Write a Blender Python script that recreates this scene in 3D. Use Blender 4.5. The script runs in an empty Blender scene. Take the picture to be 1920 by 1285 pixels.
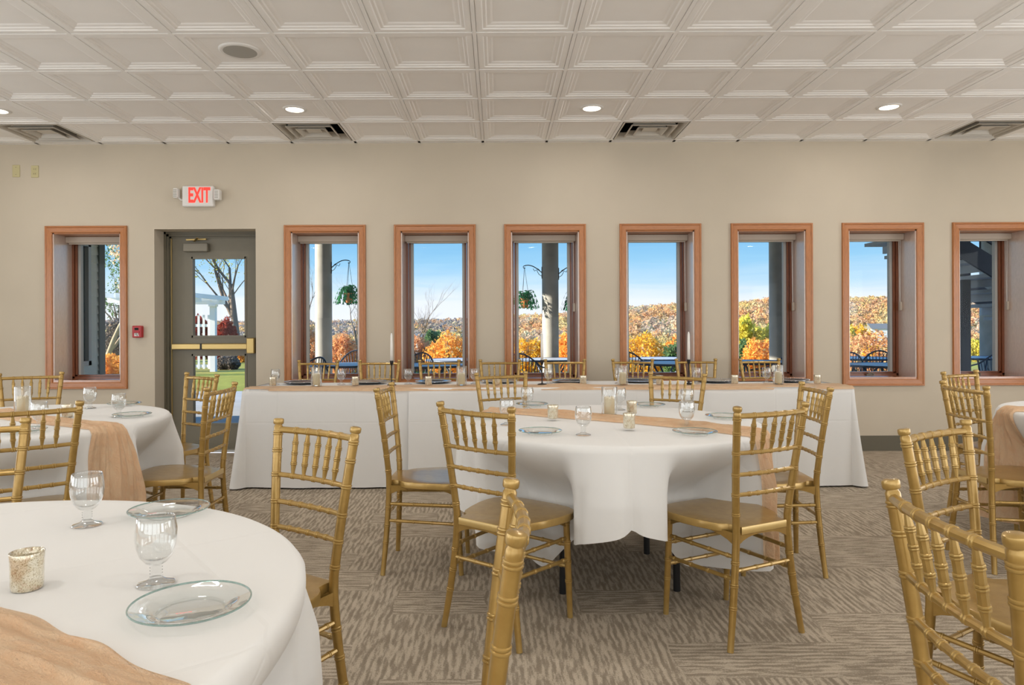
import bpy, math, random
import numpy as np
from mathutils import Vector, Matrix
sc = bpy.context.scene
COL = sc.collection
PI = math.pi
R = random.Random(7)
F, CAMZ, VX, VY = 1313.0, 1.21, 933.0, 613.0          # lens in pixels, eye height, vanishing point of the room

def at(px, py, z):
    """world point at height z that the photograph shows at px, py"""
    h = VY - .004*(px-VX)
    Y = (CAMZ-z)*F/(py-h)
    return Vector(((px-VX)/F*Y, Y, z))
def atY(px, py, Y):
    h = VY - .004*(px-VX)
    return Vector(((px-VX)/F*Y, Y, CAMZ-(py-h)/F*Y))
def sm(a, b, x):
    t = min(1., max(0., (x-a)/(b-a))); return t*t*(3-2*t)
def lin(c):
    return tuple([(v/255/12.92 if v/255 <= .04045 else ((v/255+.055)/1.055)**2.4) for v in c]+[1])

# ------------------------------------------------------------------ materials
class N:
    def __init__(s, name, world=False):
        if world: s.m = bpy.data.worlds.new(name)
        else: s.m = bpy.data.materials.new(name)
        s.m.use_nodes = True; s.t = s.m.node_tree; s.t.nodes.clear()
    def n(s, typ, ins=None, **kw):
        o = s.t.nodes.new(typ)
        for k, v in kw.items(): setattr(o, k, v)
        for k, v in (ins or {}).items(): s.put(o, k, v)
        return o
    def put(s, o, k, v):
        sock = o.inputs[k]
        if hasattr(v, 'is_output'): s.t.links.new(v, sock)
        elif hasattr(v, 'outputs'): s.t.links.new(v.outputs[0], sock)
        else: sock.default_value = v
    def math(s, op, a, b=0., c=0.):
        return s.n('ShaderNodeMath', {0: a, 1: b, 2: c}, operation=op).outputs[0]
    def ramp(s, fac, stops, interp='LINEAR'):
        r = s.n('ShaderNodeValToRGB', {0: fac}); cr = r.color_ramp; cr.interpolation = interp
        while len(cr.elements) < len(stops): cr.elements.new(.5)
        for e, (p, c) in zip(cr.elements, stops): e.position = p; e.color = c
        return r.outputs[0]
    def mix(s, f, a, b, typ='RGBA', blend='MIX'):
        o = s.n('ShaderNodeMix', data_type=typ, blend_type=blend)
        s.put(o, 0, f); s.put(o, 6, a); s.put(o, 7, b); return o.outputs[2]
    def coord(s, kind='Object', scale=(1, 1, 1), rot=(0, 0, 0)):
        c = s.n('ShaderNodeTexCoord').outputs[kind]
        return s.n('ShaderNodeMapping', {0: c, 2: rot, 3: scale}).outputs[0]
    def noise(s, vec, scale, detail=3, rough=.5, dist=0., out=0):
        return s.n('ShaderNodeTexNoise', {'Vector': vec, 'Scale': scale, 'Detail': detail, 'Roughness': rough, 'Distortion': dist}).outputs[out]
    def bump(s, h, strength=.3, dist=.01):
        return s.n('ShaderNodeBump', {'Height': h, 'Strength': strength, 'Distance': dist}).outputs[0]
    def out(s, sh):
        o = s.n('ShaderNodeOutputMaterial'); s.put(o, 0, sh); return s.m
    def bsdf(s, **kw):
        return s.n('ShaderNodeBsdfPrincipled', {k.replace('_', ' '): v for k, v in kw.items()})

def flat(name, c, rough=.6, metal=0., noise=0., nscale=20., bump=0., bscale=200., spec=.5, coat=0.):
    m = N(name); v = m.coord()
    col = lin(c)
    if noise:
        f = m.noise(v, nscale, 4)
        a = tuple(x*(1-noise) for x in col[:3])+(1,); b = tuple(min(1, x*(1+noise)) for x in col[:3])+(1,)
        col = m.ramp(f, [(.3, a), (.7, b)])
    kw = dict(Base_Color=col, Roughness=rough, Metallic=metal, Specular_IOR_Level=spec, Coat_Weight=coat)
    b = m.bsdf(**kw)
    if bump: m.put(b, 'Normal', m.bump(m.noise(v, bscale, 2), bump, .002))
    return m.out(b)

def wood(name, c1, c2, axis, rough=.3, coat=.2, cior=1.5):
    m = N(name)
    sc_ = {'x': (1.2, 22, 22), 'y': (22, 1.2, 22), 'z': (22, 22, 1.2)}[axis]
    v = m.coord('Object', sc_)
    f = m.noise(v, 3.2, 5, .6, 1.2)
    g = m.noise(m.coord('Object', tuple(q*6 for q in sc_)), 3, 2, .5)
    col = m.ramp(f, [(.25, lin(c1)), (.5, lin(c2)), (.75, lin(c1))])
    col = m.mix(.18, col, m.ramp(g, [(.4, lin([q*.5 for q in c1])), (.6, lin(c2))]))
    b = m.bsdf(Base_Color=col, Roughness=rough, Specular_IOR_Level=.5, Coat_Weight=coat, Coat_Roughness=.2, Coat_IOR=cior)
    m.put(b, 'Normal', m.bump(g, .08, .002))
    return m.out(b)

def make_carpet():
    m = N('carpet_mat')
    P = m.n('ShaderNodeTexCoord').outputs['Object']
    xyz = m.n('ShaderNodeSeparateXYZ', {0: P})
    X, Y = xyz.outputs[0], xyz.outputs[1]
    wb = m.noise(P, 5., 2, .5)
    Xw = m.math('ADD', X, m.math('MULTIPLY', wb, .05)); Yw = m.math('ADD', Y, m.math('MULTIPLY', wb, .05))
    cy = m.math('FLOOR', m.math('DIVIDE', Yw, .27)); sh = m.math('MULTIPLY', m.math('FLOORED_MODULO', m.math('MULTIPLY', cy, .37), 1.), 1.)
    cx = m.math('FLOOR', m.math('ADD', m.math('DIVIDE', Xw, .40), sh))
    cc = m.n('ShaderNodeCombineXYZ', {0: cx, 1: cy, 2: 0.}).outputs[0]
    wn = m.n('ShaderNodeTexWhiteNoise', {'Vector': cc}, noise_dimensions='3D').outputs[0]
    par = m.math('GREATER_THAN', wn, .45)
    def stripes(sx, sy, off):
        v = m.n('ShaderNodeCombineXYZ', {0: m.math('MULTIPLY', X, sx), 1: m.math('MULTIPLY', Y, sy), 2: m.math('ADD', m.math('MULTIPLY', par, 3.1), off)}).outputs[0]
        nn = m.noise(v, 1.0, 2, .6, .0)
        lw = m.noise(P, 7., 2, .5)
        c0 = Y if sy > sx else X
        sn = m.math('SINE', m.math('ADD', m.math('MULTIPLY', c0, 2*PI/.027), m.math('MULTIPLY', lw, 9.)))
        return m.math('ADD', m.math('MULTIPLY_ADD', sn, .06, .13), m.math('MULTIPLY', nn, .74))
    a = stripes(9., 58, 0.); b = stripes(58, 9., 7.)
    s = m.n('ShaderNodeMix', {0: par, 2: a, 3: b}, data_type='FLOAT').outputs[0]
    fine = m.noise(P, 330, 3, .7)
    big = m.noise(P, 1.1, 2, .5)
    tuft = m.noise(P, 130, 2, .7)
    k = m.math('ADD', s, m.math('MULTIPLY', m.math('SUBTRACT', tuft, .5), .34))
    col = m.ramp(k, [(.34, lin((152, 139, 122))), (.46, lin((162, 149, 132))), (.54, lin((194, 180, 161))), (.66, lin((204, 190, 171)))])
    col = m.mix(.75, col, m.ramp(fine, [(.3, (.5, .5, .5, 1)), (.7, (1.3, 1.3, 1.3, 1))]), blend='MULTIPLY')
    col = m.mix(.3, col, m.ramp(big, [(.3, (.8, .8, .8, 1)), (.7, (1.1, 1.1, 1.1, 1))]), blend='MULTIPLY')
    b = m.bsdf(Base_Color=col, Roughness=.95, Specular_IOR_Level=.15)
    hh = m.math('ADD', m.math('MULTIPLY', s, .6), m.math('MULTIPLY', fine, .6))
    m.put(b, 'Normal', m.bump(hh, .35, .004))
    return m.out(b)

def make_gold():
    m = N('gold_paint'); v = m.coord()
    f = m.noise(v, 30, 3)
    col = m.ramp(f, [(.3, lin((168, 134, 70))), (.7, lin((182, 148, 82)))])
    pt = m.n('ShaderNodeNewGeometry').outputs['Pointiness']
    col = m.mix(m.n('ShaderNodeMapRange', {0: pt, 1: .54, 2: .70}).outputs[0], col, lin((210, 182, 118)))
    sp = m.noise(v, 900, 1)
    b = m.bsdf(Base_Color=col, Metallic=.5, Roughness=.29, Specular_IOR_Level=.5, Coat_Weight=.35, Coat_Roughness=.14)
    m.put(b, 'Normal', m.bump(sp, .04, .0006))
    return m.out(b)

def make_thin_glass(name, tint=(.97, .985, .98), refl=1.0, ior=1.45, rough=.02, dirt=0.):
    m = N(name)
    fc = m.n('ShaderNodeLayerWeight', {0: .5}).outputs[1]          # 1-|cos|, the same from both sides
    f = m.math('MULTIPLY', m.math('MULTIPLY_ADD', m.math('POWER', fc, 4.), .96, .04), refl)
    tr = m.n('ShaderNodeBsdfTransparent', {0: tint+(1,)})
    gl = m.n('ShaderNodeBsdfGlossy', {'Color': (1, 1, 1, 1), 'Roughness': rough})
    sh = m.n('ShaderNodeMixShader', {0: f, 1: tr, 2: gl})
    if dirt:
        d = m.n('ShaderNodeBsdfDiffuse', {0: (.85, .87, .88, 1)})
        sh = m.n('ShaderNodeMixShader', {0: dirt, 1: sh, 2: d})
    return m.out(sh)

def make_cloth(name, c, crease=True, wr=.25):
    m = N(name)
    uv = m.n('ShaderNodeTexCoord').outputs['UV']
    xyz = m.n('ShaderNodeSeparateXYZ', {0: uv})
    def line(c0, per, off):
        q = m.math('ADD', m.math('DIVIDE', c0, per), off)
        fr = m.math('ABSOLUTE', m.math('SUBTRACT', m.math('FRACT', q), .5))
        return m.math('SUBTRACT', 1., m.math('MINIMUM', m.math('MULTIPLY', fr, per/.010), 1.))
    h = m.noise(uv, 3.5, 3, .5, .4)
    wv = m.noise(uv, 900, 1)
    hh = m.math('ADD', m.math('MULTIPLY', h, 1.2), m.math('MULTIPLY', wv, .012))
    if crease:
        L = m.math('MAXIMUM', line(xyz.outputs[0], .57, .5), line(xyz.outputs[1], .57, .5))
        hh = m.math('ADD', hh, m.math('MULTIPLY', L, .22))
    b = m.bsdf(Base_Color=lin(c), Roughness=.85, Specular_IOR_Level=.2, Sheen_Weight=.15)
    m.put(b, 'Normal', m.bump(hh, wr, .02))
    return m.out(b)

def make_gauze():
    m = N('peach_gauze')
    uv = m.n('ShaderNodeTexCoord').outputs['UV']
    v = m.n('ShaderNodeMapping', {0: uv, 3: (14, 40, 1)}).outputs[0]
    h = m.noise(v, 1., 4, .6, .8)
    v2 = m.n('ShaderNodeMapping', {0: uv, 3: (60, 90, 1)}).outputs[0]
    h2 = m.noise(v2, 4, 3, .6, .5)
    col = m.ramp(h, [(.3, lin((250, 208, 166))), (.7, lin((254, 224, 188)))])
    b = m.bsdf(Base_Color=col, Roughness=.9, Specular_IOR_Level=.1, Sheen_Weight=.2)
    m.put(b, 'Normal', m.bump(m.math('ADD', h, m.math('MULTIPLY', h2, .25)), 1., .018))
    tl = m.n('ShaderNodeBsdfTranslucent', {0: col}); tr = m.n('ShaderNodeBsdfTransparent')
    s1 = m.n('ShaderNodeMixShader', {0: .25, 1: b, 2: tl})
    s2 = m.n('ShaderNodeMixShader', {0: .10, 1: s1, 2: tr})
    return m.out(s2)

def make_votive():
    m = N('mercury_glass'); v = m.coord()
    f = m.noise(v, 55, 5, .65)
    sp = m.noise(v, 420, 2, .6)
    col = m.ramp(f, [(.40, lin((236, 230, 208))), (.55, lin((205, 190, 150))), (.68, lin((190, 140, 95)))])
    col = m.mix(.5, col, m.ramp(sp, [(.35, lin((120, 100, 70))), (.5, lin((240, 235, 220)))]))
    b = m.bsdf(Base_Color=col, Metallic=.55, Roughness=.22, Coat_Weight=1., Coat_Roughness=.03)
    return m.out(b)

def make_vcol(name, rough=.9, nscale=1.2, amt=.5):
    m = N(name)
    a = m.n('ShaderNodeAttribute', attribute_name='Col').outputs[0]
    f = m.noise(m.coord(), nscale, 4, .7)
    col = m.mix(amt, a, m.ramp(f, [(.3, (.45, .42, .4, 1)), (.7, (1.5, 1.45, 1.4, 1))]), blend='MULTIPLY')
    d = m.bsdf(Base_Color=col, Roughness=rough, Specular_IOR_Level=.1); t = m.n('ShaderNodeBsdfTranslucent', {0: col})
    return m.out(m.n('ShaderNodeMixShader', {0: .45, 1: d, 2: t}))

def leafmat(name, cols):
    m = N(name)
    f = m.noise(m.coord(), 9, 3, .7)
    g = m.noise(m.coord(), 60, 2, .7)
    ff = m.math('ADD', m.math('MULTIPLY', f, .6), m.math('MULTIPLY', g, .4))
    st = [(.32+.36*i/(len(cols)-1), lin(c)) for i, c in enumerate(cols)]
    col = m.ramp(ff, st)
    d = m.bsdf(Base_Color=col, Roughness=.8, Specular_IOR_Level=.15)
    t = m.n('ShaderNodeBsdfTranslucent', {0: col})
    return m.out(m.n('ShaderNodeMixShader', {0: .45, 1: d, 2: t}))

def emis(name, c, s):
    m = N(name); return m.out(m.n('ShaderNodeEmission', {0: lin(c), 1: s}))

M = {}
M['wall'] = flat('wall_paint', (203, 192, 174), .75, noise=.02, nscale=3, bump=.08, bscale=350, spec=.25)
M['ceil'] = flat('ceiling_tile', (250, 248, 245), .6, noise=.015, nscale=4, spec=.3)
M['tbar'] = flat('ceiling_grid', (196, 190, 181), .5)
M['carpet'] = make_carpet()
M['oak_v'] = wood('oak_upright', (160, 96, 50), (190, 124, 72), 'z')
M['oak_h'] = wood('oak_level', (160, 96, 50), (190, 124, 72), 'x')
M['oak_y'] = wood('oak_reveal', (204, 176, 160), (218, 196, 182), 'z', .3, 1., 2.0)  # paler than the casing oak: daylight sheen on the reveals painted into the colour
M['oak_sill'] = wood('oak_sill_wood', (160, 96, 50), (190, 124, 72), 'x', .15, 1., 2.0)
M['sash'] = wood('oak_sash', (112, 62, 38), (136, 80, 50), 'z', .3)
M['vinyl'] = flat('grey_vinyl', (190, 192, 190), .4)
M['base'] = flat('baseboard_vinyl', (98, 92, 76), .5)
M['door'] = flat('door_paint', (118, 112, 96), .4, noise=.02)
M['doordark'] = flat('door_frame_paint', (106, 100, 84), .4, noise=.02)
M['brass'] = flat('brass_brushed', (196, 170, 112), .3, .7)
M['dgrey'] = flat('closer_paint', (128, 122, 108), .4)
M['black'] = flat('black_metal', (22, 22, 24), .45)
M['gold'] = make_gold()
M['cloth'] = make_cloth('table_linen', (235, 234, 232))
M['gauze'] = make_gauze()
M['glass'] = make_thin_glass('goblet_glass', (.965, .972, .972), 2.4, 1.5, .02, .015)
M['plate'] = make_thin_glass('plate_glass', (.95, .97, .965), 1.9, 1.5, .03, .03)
M['rim'] = make_thin_glass('plate_edge_glass', (.50, .66, .63), 1.4, 1.5, .05, .12)
M['pane'] = make_thin_glass('window_glass', (.98, .99, .99), .09, 1.45, .0)
M['votive'] = make_votive()
M['wax'] = flat('ivory_wax', (240, 222, 182), .5, noise=.02)
M['whitewax'] = flat('white_wax', (245, 243, 238), .45)
M['silver'] = flat('silver_charger', (190, 190, 192), .18, .9, noise=.15, nscale=30)
M['shade'] = flat('shade_fabric', (196, 184, 170), .7)
M['plastic'] = flat('white_plastic', (232, 230, 226), .4)
M['ivory'] = flat('ivory_plate', (200, 190, 146), .45)
M['red'] = flat('alarm_red', (176, 24, 34), .35)
M['ledred'] = emis('exit_letters', (255, 70, 60), 1.6)
M['lens'] = emis('light_lens', (255, 238, 210), 6.)
M['speaker'] = flat('speaker_grille', (172, 170, 163), .6, bump=.5, bscale=900)
M['vent'] = flat('vent_metal', (205, 199, 188), .4)
M['dark'] = flat('duct_dark', (30, 30, 28), .9)
M['concrete'] = flat('column_concrete', (178, 172, 160), .9, noise=.12, nscale=6, bump=.5, bscale=40)
M['patio'] = flat('patio_concrete', (185, 180, 170), .9, noise=.08, nscale=2)
M['siding'] = flat('vinyl_siding', (232, 231, 218), .6)
M['sidetrim'] = flat('siding_corner', (92, 98, 92), .6)
M['iron'] = flat('patio_iron', (104, 112, 126), .4, .3)
M['ironlight'] = flat('patio_mesh', (222, 226, 232), .4)
M['steel'] = flat('stair_steel', (64, 66, 72), .55, .2, noise=.1)
M['tread'] = flat('stair_tread', (196, 200, 208), .7, noise=.05)
M['white'] = flat('white_timber', (240, 238, 232), .6)
M['terracotta'] = flat('terracotta', (196, 120, 58), .7, noise=.15, nscale=12)
M['fern'] = leafmat('fern_leaf', [(16, 70, 44), (36, 110, 66), (70, 150, 92)])
M['bark'] = flat('grey_bark', (122, 104, 88), .9, noise=.2)
M['barklight'] = flat('pale_bark', (176, 152, 118), .9, noise=.2)
M['forest'] = make_vcol('forest_foliage', nscale=.5, amt=.4)
M['deck'] = flat('deck_boards', (120, 104, 88), .8)
def ground_mat():
    m = N('grass_field')
    f = m.noise(m.coord(), .12, 5, .6); g = m.noise(m.coord(), 6, 4, .7)
    col = m.ramp(f, [(.3, lin((126, 130, 52))), (.5, lin((168, 160, 70))), (.7, lin((150, 130, 84)))])
    col = m.mix(.5, col, m.ramp(g, [(.3, (.6, .6, .6, 1)), (.7, (1.3, 1.3, 1.3, 1))]), blend='MULTIPLY')
    return m.out(m.bsdf(Base_Color=col, Roughness=.95, Specular_IOR_Level=.1))
M['grass'] = ground_mat()

# ------------------------------------------------------------------ mesh builder
class MB:
    def __init__(s): s.v = []; s.f = []; s.mi = []; s.uv = None; s.col = None
    def add(s, vs, fs, mi=0):
        o = len(s.v); s.v.extend([tuple(x) for x in vs]); s.f.extend([tuple(i+o for i in f) for f in fs]); s.mi.extend([mi]*len(fs)); return s
    def box(s, x0, x1, y0, y1, z0, z1, mi=0, bev=0.):
        if bev <= 0:
            vs = [(x, y, z) for z in (z0, z1) for y in (y0, y1) for x in (x0, x1)]
            fs = [(0, 2, 3, 1), (4, 5, 7, 6), (0, 1, 5, 4), (2, 6, 7, 3), (0, 4, 6, 2), (1, 3, 7, 5)]
            return s.add(vs, fs, mi)
        b = bev; vs = []; 
        # rounded in all edges by chamfer: three shells
        for z, i in ((z0, b), (z0+b, 0), (z1-b, 0), (z1, b)):
            c = b
            vs += [(x0+i+c*(i == 0), y0+i, z), (x1-i-c*(i == 0), y0+i, z), (x1-i, y0+i+c*(i == 0), z), (x1-i, y1-i-c*(i == 0), z),
                   (x1-i-c*(i == 0), y1-i, z), (x0+i+c*(i == 0), y1-i, z), (x0+i, y1-i-c*(i == 0), z), (x0+i, y0+i+c*(i == 0), z)]
        fs = [tuple(range(7, -1, -1)), tuple(range(24, 32))]
        for k in range(3):
            for j in range(8): fs.append((8*k+j, 8*k+(j+1) % 8, 8*k+8+(j+1) % 8, 8*k+8+j))
        return s.add(vs, fs, mi)
    def obox(s, a, b, w, h, up=Vector((0, 0, 1)), mi=0):
        a = Vector(a); b = Vector(b); d = (b-a).normalized()
        u = d.cross(up)
        if u.length < 1e-5: u = d.cross(Vector((0, 1, 0)))
        u.normalize(); n = u.cross(d).normalized()
        vs = [p+u*i*w/2+n*j*h/2 for p in (a, b) for i, j in ((-1, -1), (1, -1), (1, 1), (-1, 1))]
        return s.add(vs, [(3, 2, 1, 0), (4, 5, 6, 7), (0, 1, 5, 4), (1, 2, 6, 5), (2, 3, 7, 6), (3, 0, 4, 7)], mi)
    def tube(s, pts, rad, n=8, caps=True, mi=0):
        pts = [Vector(p) for p in pts]; m = len(pts)
        if not hasattr(rad, '__len__'): rad = [rad]*m
        d0 = (pts[1]-pts[0]).normalized()
        ref = Vector((0, 0, 1)) if abs(d0.z) < .9 else Vector((1, 0, 0))
        u = (ref-d0*ref.dot(d0)).normalized(); vs = []
        for i, p in enumerate(pts):
            d = (pts[min(i+1, m-1)]-pts[max(i-1, 0)]).normalized()
            u = (u-d*u.dot(d)).normalized(); w = d.cross(u)
            for k in range(n):
                a = 2*PI*k/n; vs.append(p+(u*math.cos(a)+w*math.sin(a))*rad[i])
        fs = [(i*n+k, i*n+(k+1) % n, (i+1)*n+(k+1) % n, (i+1)*n+k) for i in range(m-1) for k in range(n)]
        if caps: fs += [tuple(range(n-1, -1, -1)), tuple((m-1)*n+k for k in range(n))]
        return s.add(vs, fs, mi)
    def lathe(s, prof, n=24, c=(0, 0, 0), mi=0):
        vs = []; fs = []
        for r, z in prof:
            for k in range(n):
                a = 2*PI*k/n; vs.append((c[0]+max(r, 1e-4)*math.cos(a), c[1]+max(r, 1e-4)*math.sin(a), c[2]+z))
        for i in range(len(prof)-1):
            for k in range(n): fs.append((i*n+k, i*n+(k+1) % n, (i+1)*n+(k+1) % n, (i+1)*n+k))
        return s.add(vs, fs, mi)
    def data(s, name, mats, smooth=False, ang=None):
        me = bpy.data.meshes.new(name); me.from_pydata(s.v, [], s.f)
        for m in (mats if isinstance(mats, (list, tuple)) else [mats]): me.materials.append(m)
        if any(s.mi): me.polygons.foreach_set('material_index', s.mi)
        if s.uv is not None:
            l = me.uv_layers.new(name='UVMap')
            idx = np.empty(len(me.loops), dtype=np.int32); me.loops.foreach_get('vertex_index', idx)
            l.data.foreach_set('uv', np.array(s.uv, dtype=np.float32)[idx].ravel())
        if s.col is not None:
            a = me.color_attributes.new('Col', 'FLOAT_COLOR', 'POINT'); a.data.foreach_set('color', np.array(s.col, dtype=np.float32).ravel())
        me.update()
        if smooth:
            me.polygons.foreach_set('use_smooth', [True]*len(me.polygons))
            if ang is not None:
                try: me.set_sharp_from_angle(angle=math.radians(ang))
                except Exception: pass
        return me
    def build(s, name, mats, parent=None, smooth=False, ang=None, loc=None, rz=0.):
        return link(name, s.data(name, mats, smooth, ang), parent, loc, rz)

def link(name, data, parent=None, loc=None, rz=0.):
    o = bpy.data.objects.new(name, data); COL.objects.link(o)
    if parent: o.parent = parent
    if loc is not None: o.location = loc
    if rz: o.rotation_euler = (0, 0, rz)
    return o
def tag(o, label=None, cat=None, group=None, kind=None):
    if label: o['label'] = label
    if cat: o['category'] = cat
    if group: o['group'] = group
    if kind: o['kind'] = kind
    return o
def empty(name, loc=(0, 0, 0), rz=0., **kw):
    o = link(name, None, None, loc, rz); o.empty_display_size = .1; return tag(o, **kw)
KIDS = {}
def kids(o): return [c for c in bpy.data.objects if c.parent == o]
def copy_tree(src, parent=None, cache=None):
    c = src.copy(); COL.objects.link(c); c.parent = parent
    ch = cache[src.name] if cache and src.name in cache else kids(src)
    for k in ch: copy_tree(k, c, cache)
    return c

# ------------------------------------------------------------------ camera
cam = bpy.data.cameras.new('camera'); co = bpy.data.objects.new('camera', cam); COL.objects.link(co)
cam.sensor_width = 36; cam.lens = F/1920*36; cam.shift_x = 27/1920; cam.shift_y = -29.5/1920
cam.clip_start = .05; cam.clip_end = 3000
co.matrix_world = Matrix.Translation((0, 0, CAMZ)) @ Matrix.Rotation(PI/2, 4, 'X') @ Matrix.Rotation(-.004, 4, 'Z')
sc.camera = co

# ------------------------------------------------------------------ room shell
WY, WT, CZ = 6.75, .40, 2.984           # face of the window wall, its thickness, ceiling height
XL, XR, YB = -6.2, 6.6, -4.6
MB().box(XL-.2, XR+.2, YB-.2, WY+.02, -.12, 0).build('floor', M['carpet'])['kind'] = 'structure'
OH, OZ0, OZ1 = .328, .691, 2.132        # window opening half width, bottom, top
WX = [-3.958, -1.660, -.601, .460, 1.570, 2.642, 3.711, 4.775]
DX0, DX1, DZ = -3.306, -2.329, 2.164
ops = sorted([(x-OH, x+OH, OZ0, OZ1) for x in WX]+[(DX0, DX1, 0, DZ)])
wb = MB(); x = XL-.2
for a, b, z0, z1 in ops:
    wb.box(x, a, WY, WY+WT, -.12, CZ+.25)
    if z0 > 0: wb.box(a, b, WY, WY+WT, -.12, z0)
    wb.box(a, b, WY, WY+WT, z1, CZ+.25); x = b
wb.box(x, XR+.2, WY, WY+WT, -.12, CZ+.25)
tag(wb.build('wall_back', M['wall']), kind='structure')
tag(MB().box(XL-.2, XL, YB, WY, -.12, CZ+.25).build('wall_left', M['wall']), kind='structure')
tag(MB().box(XR, XR+.2, YB, WY, -.12, CZ+.25).build('wall_right', M['wall']), kind='structure')
tag(MB().box(XL-.2, XR+.2, YB-.2, YB, -.12, CZ+.25).build('wall_front', M['wall']), kind='structure')
# baseboards
def board(x0, x1): return MB().box(x0, x1, WY-.012, WY, 0, .138).box(x0, x1, WY-.006, WY, .138, .146)
b1 = board(XL, DX0); b1.v += []; 
tag(b1.build('baseboard_left', M['base']), kind='structure')
tag(board(DX1, XR).build('baseboard_back', M['base']), kind='structure')
# ceiling: one pressed coffered tile pattern, vents take four of the tiles
TS = .6107; TX0 = -.134; TY0 = 6.674
vent_tiles = {}
cb = MB(); prof = [(0, 0), (.0115, 0), (.0115, .012), (.0145, .012), (.0150, .003), (.050, .003), (.056, .009), (.072, .010), (.080, .016), (.100, .018), (.112, .023)]
ix0 = int(math.floor((XL-TX0)/TS)); ix1 = int(math.ceil((XR-TX0)/TS))
VENTX = [-4.104, -1.661, 1.393, 4.446]
for i in range(ix0, ix1):
    for j in range(0, 20):
        x0 = TX0+i*TS; x1 = x0+TS; y1 = TY0-j*TS; y0 = y1-TS
        if y1 < YB: continue
        cx, cy = (x0+x1)/2, (y0+y1)/2
        p = prof
        if j == 0 and any(abs(cx-v) < .1 for v in VENTX): p = [(0, 0), (.012, 0), (.012, .004)]
        base = len(cb.v); vs = []
        for d, z in p: vs += [(x0+d, y0+d, CZ+z), (x1-d, y0+d, CZ+z), (x1-d, y1-d, CZ+z), (x0+d, y1-d, CZ+z)]
        fs = []
        for k in range(len(p)-1):
            for q in range(4): fs.append((4*k+(q+1) % 4, 4*k+q, 4*k+4+q, 4*k+4+(q+1) % 4))
        if len(p) == len(prof): fs.append((4*k+7, 4*k+6, 4*k+5, 4*k+4))
        cb.add(vs, fs)
for i in range(ix0, ix1):
    x0 = TX0+i*TS
    cb.add([(x0+.012, TY0+.004, CZ), (x0+TS-.012, TY0+.004, CZ), (x0+TS-.012, WY, CZ), (x0+.012, WY, CZ), (x0+.012, TY0+.004, CZ+.004), (x0+TS-.012, TY0+.004, CZ+.004)], [(3, 2, 1, 0)])
    cb.add([(x0-.012, TY0, CZ+.004), (x0+TS+.012, TY0, CZ+.004), (x0+TS+.012, WY, CZ+.004), (x0-.012, WY, CZ+.004)], [(3, 2, 1, 0)])
ceil = cb.build('ceiling', M['ceil']); ceil['kind'] = 'structure'
tag(MB().box(XL-.2, XR+.2, YB-.2, WY+WT, CZ+.25, CZ+.4).build('roof', M['deck']), kind='structure')

# air diffusers in the ceiling
vlab = ['square ceiling air vent above the leftmost window', 'square ceiling air vent above the window right of the door',
        'square ceiling air vent above the fifth window, right of a lit downlight', 'square ceiling air vent at the right edge of the ceiling']
for vx, lb in zip(VENTX, vlab):
    vy = TY0-TS/2
    e = empty('ceiling_vent', (vx, vy, CZ), label=lb, cat='air vent', group='ceiling air vents')
    MB().box(-.292, .292, -.292, .292, .16, .165).box(-.292, -.288, -.292, .292, .006, .16).box(.288, .292, -.292, .292, .006, .16)\
        .box(-.29, .29, -.292, -.288, .006, .16).box(-.29, .29, .288, .292, .006, .16).build('duct_box', M['dark'], e)
    for k, (a, z) in enumerate([(.285, .0), (.205, -.004), (.135, -.006), (.065, -.004)]):
        b = MB()
        if k < 3:
            a2 = a-.045; z2 = z+.055
            r = [(a, z), (a-.012, z-.002), (a2, z2), (a2+.003, z2+.004), (a-.012, z+.006), (a, z+.006)]
            vs = [(sx*q, sy*q, zz) for q, zz in r for sx, sy in ((-1, -1), (1, -1), (1, 1), (-1, 1))]
            fs = [(4*i+(q+1) % 4, 4*i+q, (4*i+4+q), 4*i+4+(q+1) % 4) for i in range(len(r)-1) for q in range(4)]
            b.add(vs, fs)
        else: b.box(-a, a, -a, a, z+.02, z+.026)
        b.build('louver', M['vent'], e)
# downlights
DLX = [-4.104, -1.661, .782, 3.225]
dlab = ['lit recessed ceiling light at the left edge of the picture', 'lit recessed ceiling light above the exit door side of the room',
        'lit recessed ceiling light above the middle of the long table', 'lit recessed ceiling light near the right end of the ceiling']
for dx, lb in zip(DLX, dlab):
    e = empty('recessed_light', (dx, 5.758, CZ+.023), label=lb, cat='ceiling light', group='recessed ceiling lights')
    MB().lathe([(.070, -.004), (.078, -.010), (.094, -.006), (.096, 0)], 32).build('trim_ring', M['plastic'], e, True)
    MB().lathe([(.0001, -.0055), (.072, -.0055), (.072, -.002)], 32).build('lens', M['lens'], e)
sp = empty('ceiling_speaker', (-1.661, 4.537, CZ+.023), label='round flat white speaker grille set in the ceiling', cat='speaker')
MB().lathe([(.105, -.010), (.122, -.012), (.132, -.006), (.133, 0)], 40).build('rim', M['plastic'], sp, True)
MB().lathe([(.0001, -.012), (.108, -.010)], 40).build('grille', M['speaker'], sp, True)

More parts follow.
